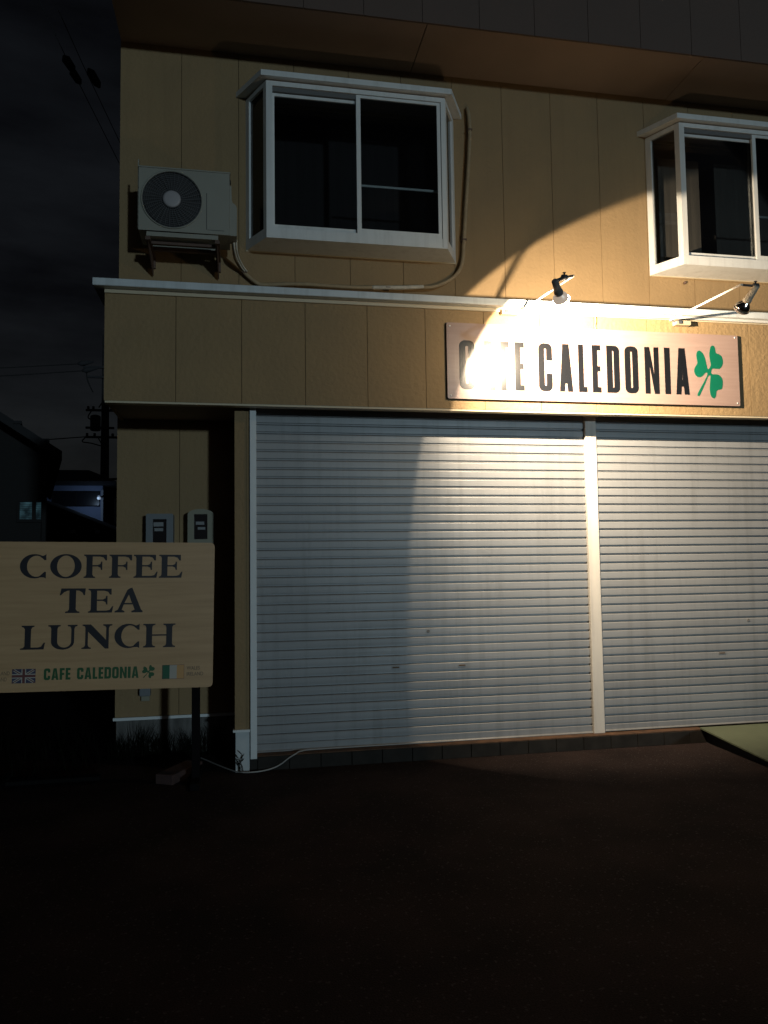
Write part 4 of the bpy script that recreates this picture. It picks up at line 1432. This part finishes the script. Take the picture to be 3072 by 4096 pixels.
sk = lambda x: x - (0.42 * (x + 10.65) / 8.34 * 4.0)
bm_prism(bm, [(p, 10.6, q) for p, q in rf], [(sk(p), 17.3, q) for p, q in rf])
part('roof', bm, M_ROOFTILE, h)
for i in range(12):
    t = (i + 0.5) / 12
    xx, zz = -6.48 + t * 4.14, 5.77 + (2.99 - 5.76) * t
    bm = bmesh.new()
    bm_prism(bm, [(xx - 0.05, 10.58, zz - 0.005), (xx + 0.05, 10.58, zz - 0.005), (xx + 0.05, 10.58, zz + 0.035), (xx - 0.05, 10.58, zz + 0.035)],
             [(sk(xx) - 0.05, 17.3, zz - 0.005), (sk(xx) + 0.05, 17.3, zz - 0.005), (sk(xx) + 0.05, 17.3, zz + 0.035), (sk(xx) - 0.05, 17.3, zz + 0.035)])
    part('tile_ridge', bm, M_ROOFTILE, h)
wn = part('window', panel(-2.95, -2.63, 2.07, 2.38, 10.955, 0.044, [(-2.92, -2.76, 2.11, 2.35), (-2.715, -2.645, 2.11, 2.35)]), M_DARKWALL, h)
for a, b in ((-2.92, -2.76), (-2.715, -2.645)):
    bm = bmesh.new()
    for k in range(8):
        z0 = 2.112 + k * 0.0295
        bm_prism(bm, [(a, 10.985, z0), (b, 10.985, z0), (b, 10.998, z0), (a, 10.998, z0)], [(a, 10.975, z0 + 0.024), (b, 10.975, z0 + 0.024), (b, 10.998, z0 + 0.024), (a, 10.998, z0 + 0.024)])
    part('pane', bm, M_TEAL, wn)
part('drainpipe', box(-2.63, -2.58, 10.93, 10.98, 0, 2.85), M_DARKWALL, h)

# lower house with tiled roof
h = thing('neighbour_house', (-3.6, 18, 0), 'low dark house whose tiled eave crosses in front of the bluish house', 'house', 'houses beyond the cafe')
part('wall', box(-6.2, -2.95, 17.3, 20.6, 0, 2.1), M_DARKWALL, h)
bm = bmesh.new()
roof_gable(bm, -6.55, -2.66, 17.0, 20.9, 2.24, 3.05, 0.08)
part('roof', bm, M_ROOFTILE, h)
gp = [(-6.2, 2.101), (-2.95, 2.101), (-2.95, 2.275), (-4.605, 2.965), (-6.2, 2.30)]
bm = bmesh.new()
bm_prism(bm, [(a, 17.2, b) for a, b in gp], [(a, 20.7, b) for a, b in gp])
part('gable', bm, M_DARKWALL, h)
for i in range(14):
    xx = -5.0 + i * 0.165
    part('eave_tile', box(xx, xx + 0.10, 16.97, 17.06, 2.15, 2.215), M_HOUSEWHITE if i % 3 == 0 else M_ROOFTILE, h)
part('gutter', box(-3.5, -2.62, 16.9, 16.96, 2.06, 2.11), M_ROOFTILE, h)

# bluish house
h = thing('neighbour_house', (-6.0, 26, 0), 'bluish two-window house with hipped dark roof behind the utility pole', 'house', 'houses beyond the cafe')
part('wall', panel(-9.6, -4.06, 0, 3.92, 24.0, 0.2, [(-5.52, -4.13, 3.21, 3.685)]), M_BLUEWALL, h)
part('wall', box(-9.6, -4.07, 24.201, 29, 0, 3.9), M_DARKWALL, h)
bm = bmesh.new()
roof_hip(bm, -10.0, -3.62, 23.6, 29.4, 3.94, 4.60, 1.3)
part('roof', bm, M_ROOFTILE, h)
wn = part('window', panel(-5.52, -4.13, 3.21, 3.685, 24.03, 0.05, [(-5.47, -4.85, 3.25, 3.645), (-4.81, -4.17, 3.25, 3.645)]), M_DARKWALL, h)
part('pane', box(-5.47, -4.85, 24.05, 24.06, 3.25, 3.645), M_DARKWIN, wn)
part('pane', box(-4.81, -4.17, 24.05, 24.06, 3.25, 3.645), M_DARKWIN, wn)
part('corner_trim', box(-4.10, -4.04, 23.95, 23.999, 2.2, 3.72), M_HOUSEWHITE, h)
wlamp = part('wall_lamp', box(-4.10, -4.05, 23.45, 23.949, 3.47, 3.50), M_HOUSEWHITE, h)
bm = bmesh.new()
bm_lathe(bm, (-4.075, 23.47, 3.466), (0, 0, -1), [(0, 0.02), (0.01, 0.045), (0.06, 0.055), (0.085, 0.035), (0.09, 0.0)], 12)
part('lamp_glass', bm, M_WLAMP, wlamp)
li = D.lights.new('wall_lamp_light', 'POINT')
li.energy = 5.0
li.color = (0.48, 0.70, 1.0)
li.shadow_soft_size = 0.05
lo = D.objects.new('wall_lamp_light', li)
COL.objects.link(lo)
lo.parent = wlamp
lo.location = (-4.3, 23.1, 3.30)

# house right of the pole
h = thing('neighbour_house', (-2.6, 26, 0), 'narrow dark house glimpsed between the pole and the cafe corner', 'house', 'houses beyond the cafe')
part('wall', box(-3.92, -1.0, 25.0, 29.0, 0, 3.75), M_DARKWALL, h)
bm = bmesh.new()
roof_hip(bm, -4.2, -0.7, 24.7, 29.3, 3.78, 4.5, 1.2)
part('roof', bm, M_ROOFTILE, h)
wn = part('window', panel(-3.88, -3.55, 2.75, 3.55, 24.95, 0.049, [(-3.83, -3.60, 2.82, 3.48)]), M_HOUSEWHITE, h)
part('pane', box(-3.83, -3.60, 24.97, 24.98, 2.82, 3.48), M_DARKWIN, wn)

# utility pole with transformer
up_ = thing('utility_pole', (-4.68, 28, 0), 'dark utility pole with transformer can and crossarms at the house corner', 'utility pole')
PX, PY = -4.68, 28.0
bm = bmesh.new()
bm_tube(bm, [(PX, PY, 0), (PX, PY, 5), (PX, PY, 9.6)], [0.16, 0.145, 0.11], 14)
part('pole', bm, M_POLE, up_)
for z, a, b in ((6.87, -5.30, -4.30), (6.25, -5.30, -4.35), (5.92, -5.30, -4.20), (8.40, -5.40, -3.9), (8.05, -5.25, -4.0)):
    part('crossarm', box(a, b, PY - 0.2, PY - 0.12, z - 0.035, z + 0.035), M_POLE, up_)
bm = bmesh.new()
bm_lathe(bm, (-4.96, PY - 0.25, 6.13), (0, 0, 1), [(0, 0.14), (0.02, 0.175), (0.50, 0.175), (0.53, 0.15), (0.56, 0.06)], 16)
part('transformer', bm, M_POLE, up_)
for x, z in ((-5.22, 6.91), (-5.05, 6.91), (-4.45, 6.91), (-5.25, 5.96), (-5.0, 5.96), (-4.4, 5.96)):
    bm = bmesh.new()
    bm_lathe(bm, (x, PY - 0.16, z), (0, 0, 1), [(0, 0.03), (0.03, 0.055), (0.05, 0.03), (0.07, 0.055), (0.10, 0.03)], 8)
    part('insulator', bm, M_POLE, up_)
for (a, za, b, zb) in ((-5.56, 8.46, -5.05, 8.58), (-5.42, 8.22, -4.85, 8.38)):
    bm = bmesh.new()
    bm_tube(bm, [(a, PY - 0.3, za), (a + 0.12, PY - 0.28, za + 0.03), ((a + b) / 2, PY - 0.25, (za + zb) / 2), (b, PY - 0.2, zb)], [0.03, 0.10, 0.08, 0.03], 8)
    part('insulator', bm, M_POLE, up_)
for pts in ([(-5.28, PY - 0.2, 8.3), (-5.27, PY - 0.2, 8.0), (-5.16, PY - 0.2, 7.7), (-5.06, PY - 0.2, 7.5)], [(-5.1, PY - 0.2, 6.85), (-5.2, PY - 0.3, 6.6), (-5.08, PY - 0.25, 6.5)],
            [(-5.3, PY - 0.2, 5.9), (-5.4, PY - 0.2, 5.75), (-5.1, PY - 0.2, 5.70), (-4.75, PY - 0.2, 5.6)], [(-4.9, PY, 5.9), (-4.68, PY, 5.5)], [(-4.9, PY, 7.0), (-4.68, PY, 7.35)]):
    bm = bmesh.new()
    bm_tube(bm, smooth_path(pts, 4), 0.022, 5)
    part('jumper_wire', bm, M_WIRE, up_)


def wire(a, b, sag, r, label, name='overhead_wire', group='overhead wires'):
    a, b = Vector(a), Vector(b)
    pts = []
    for i in range(13):
        t = i / 12
        p = a.lerp(b, t)
        p.z -= sag * 4 * t * (1 - t)
        pts.append(p)
    bm = bmesh.new()
    bm_tube(bm, pts, r, 5)
    return tag(part(name, bm, M_WIRE), label, 'wire', group)


wire((-30, 24, 7.4), (-5.56, 27.7, 8.46), 0.6, 0.016, 'upper overhead wire running left from the pole top')
wire((-30, 24, 6.9), (-5.42, 27.7, 8.22), 0.6, 0.016, 'second overhead wire running left from the pole top')
wire((-30, 25, 4.9), (-5.3, 27.8, 5.92), 0.5, 0.018, 'low overhead wire leaving the lowest crossarm')
wire((-14, 27, 4.7), (-2.5, 27.9, 4.55), 0.25, 0.04, 'thick overhead cable skimming above the bluish roof')

# service drop with clamps, high on the left
sd = thing('service_drop', (-1.7, 9.0, 7.0), 'pair of service wires with dark clamps high in the night sky', 'wire')
for (a, b) in (((-2.6, 8.4, 8.6), (-1.25, 9.3, 5.95)), ((-2.45, 8.5, 8.7), (-1.1, 9.4, 5.9))):
    bm = bmesh.new()
    bm_tube(bm, [a, Vector(a).lerp(Vector(b), 0.5) - Vector((0, 0, 0.05)), b], 0.0045, 5)
    part('wire', bm, M_WIRE, sd)
for (a, b, r) in (((-1.97, 8.85, 7.28), (-1.86, 8.9, 7.13), 0.05), ((-1.90, 8.9, 7.16), (-1.80, 8.95, 7.02), 0.045), ((-1.72, 8.95, 7.22), (-1.60, 9.0, 7.03), 0.05)):
    bm = bmesh.new()
    a, b = Vector(a), Vector(b)
    bm_tube(bm, [a, a.lerp(b, 0.2), a.lerp(b, 0.8), b], [0.012, r, r * 0.9, 0.012], 8)
    part('clamp', bm, M_WIRE, sd)
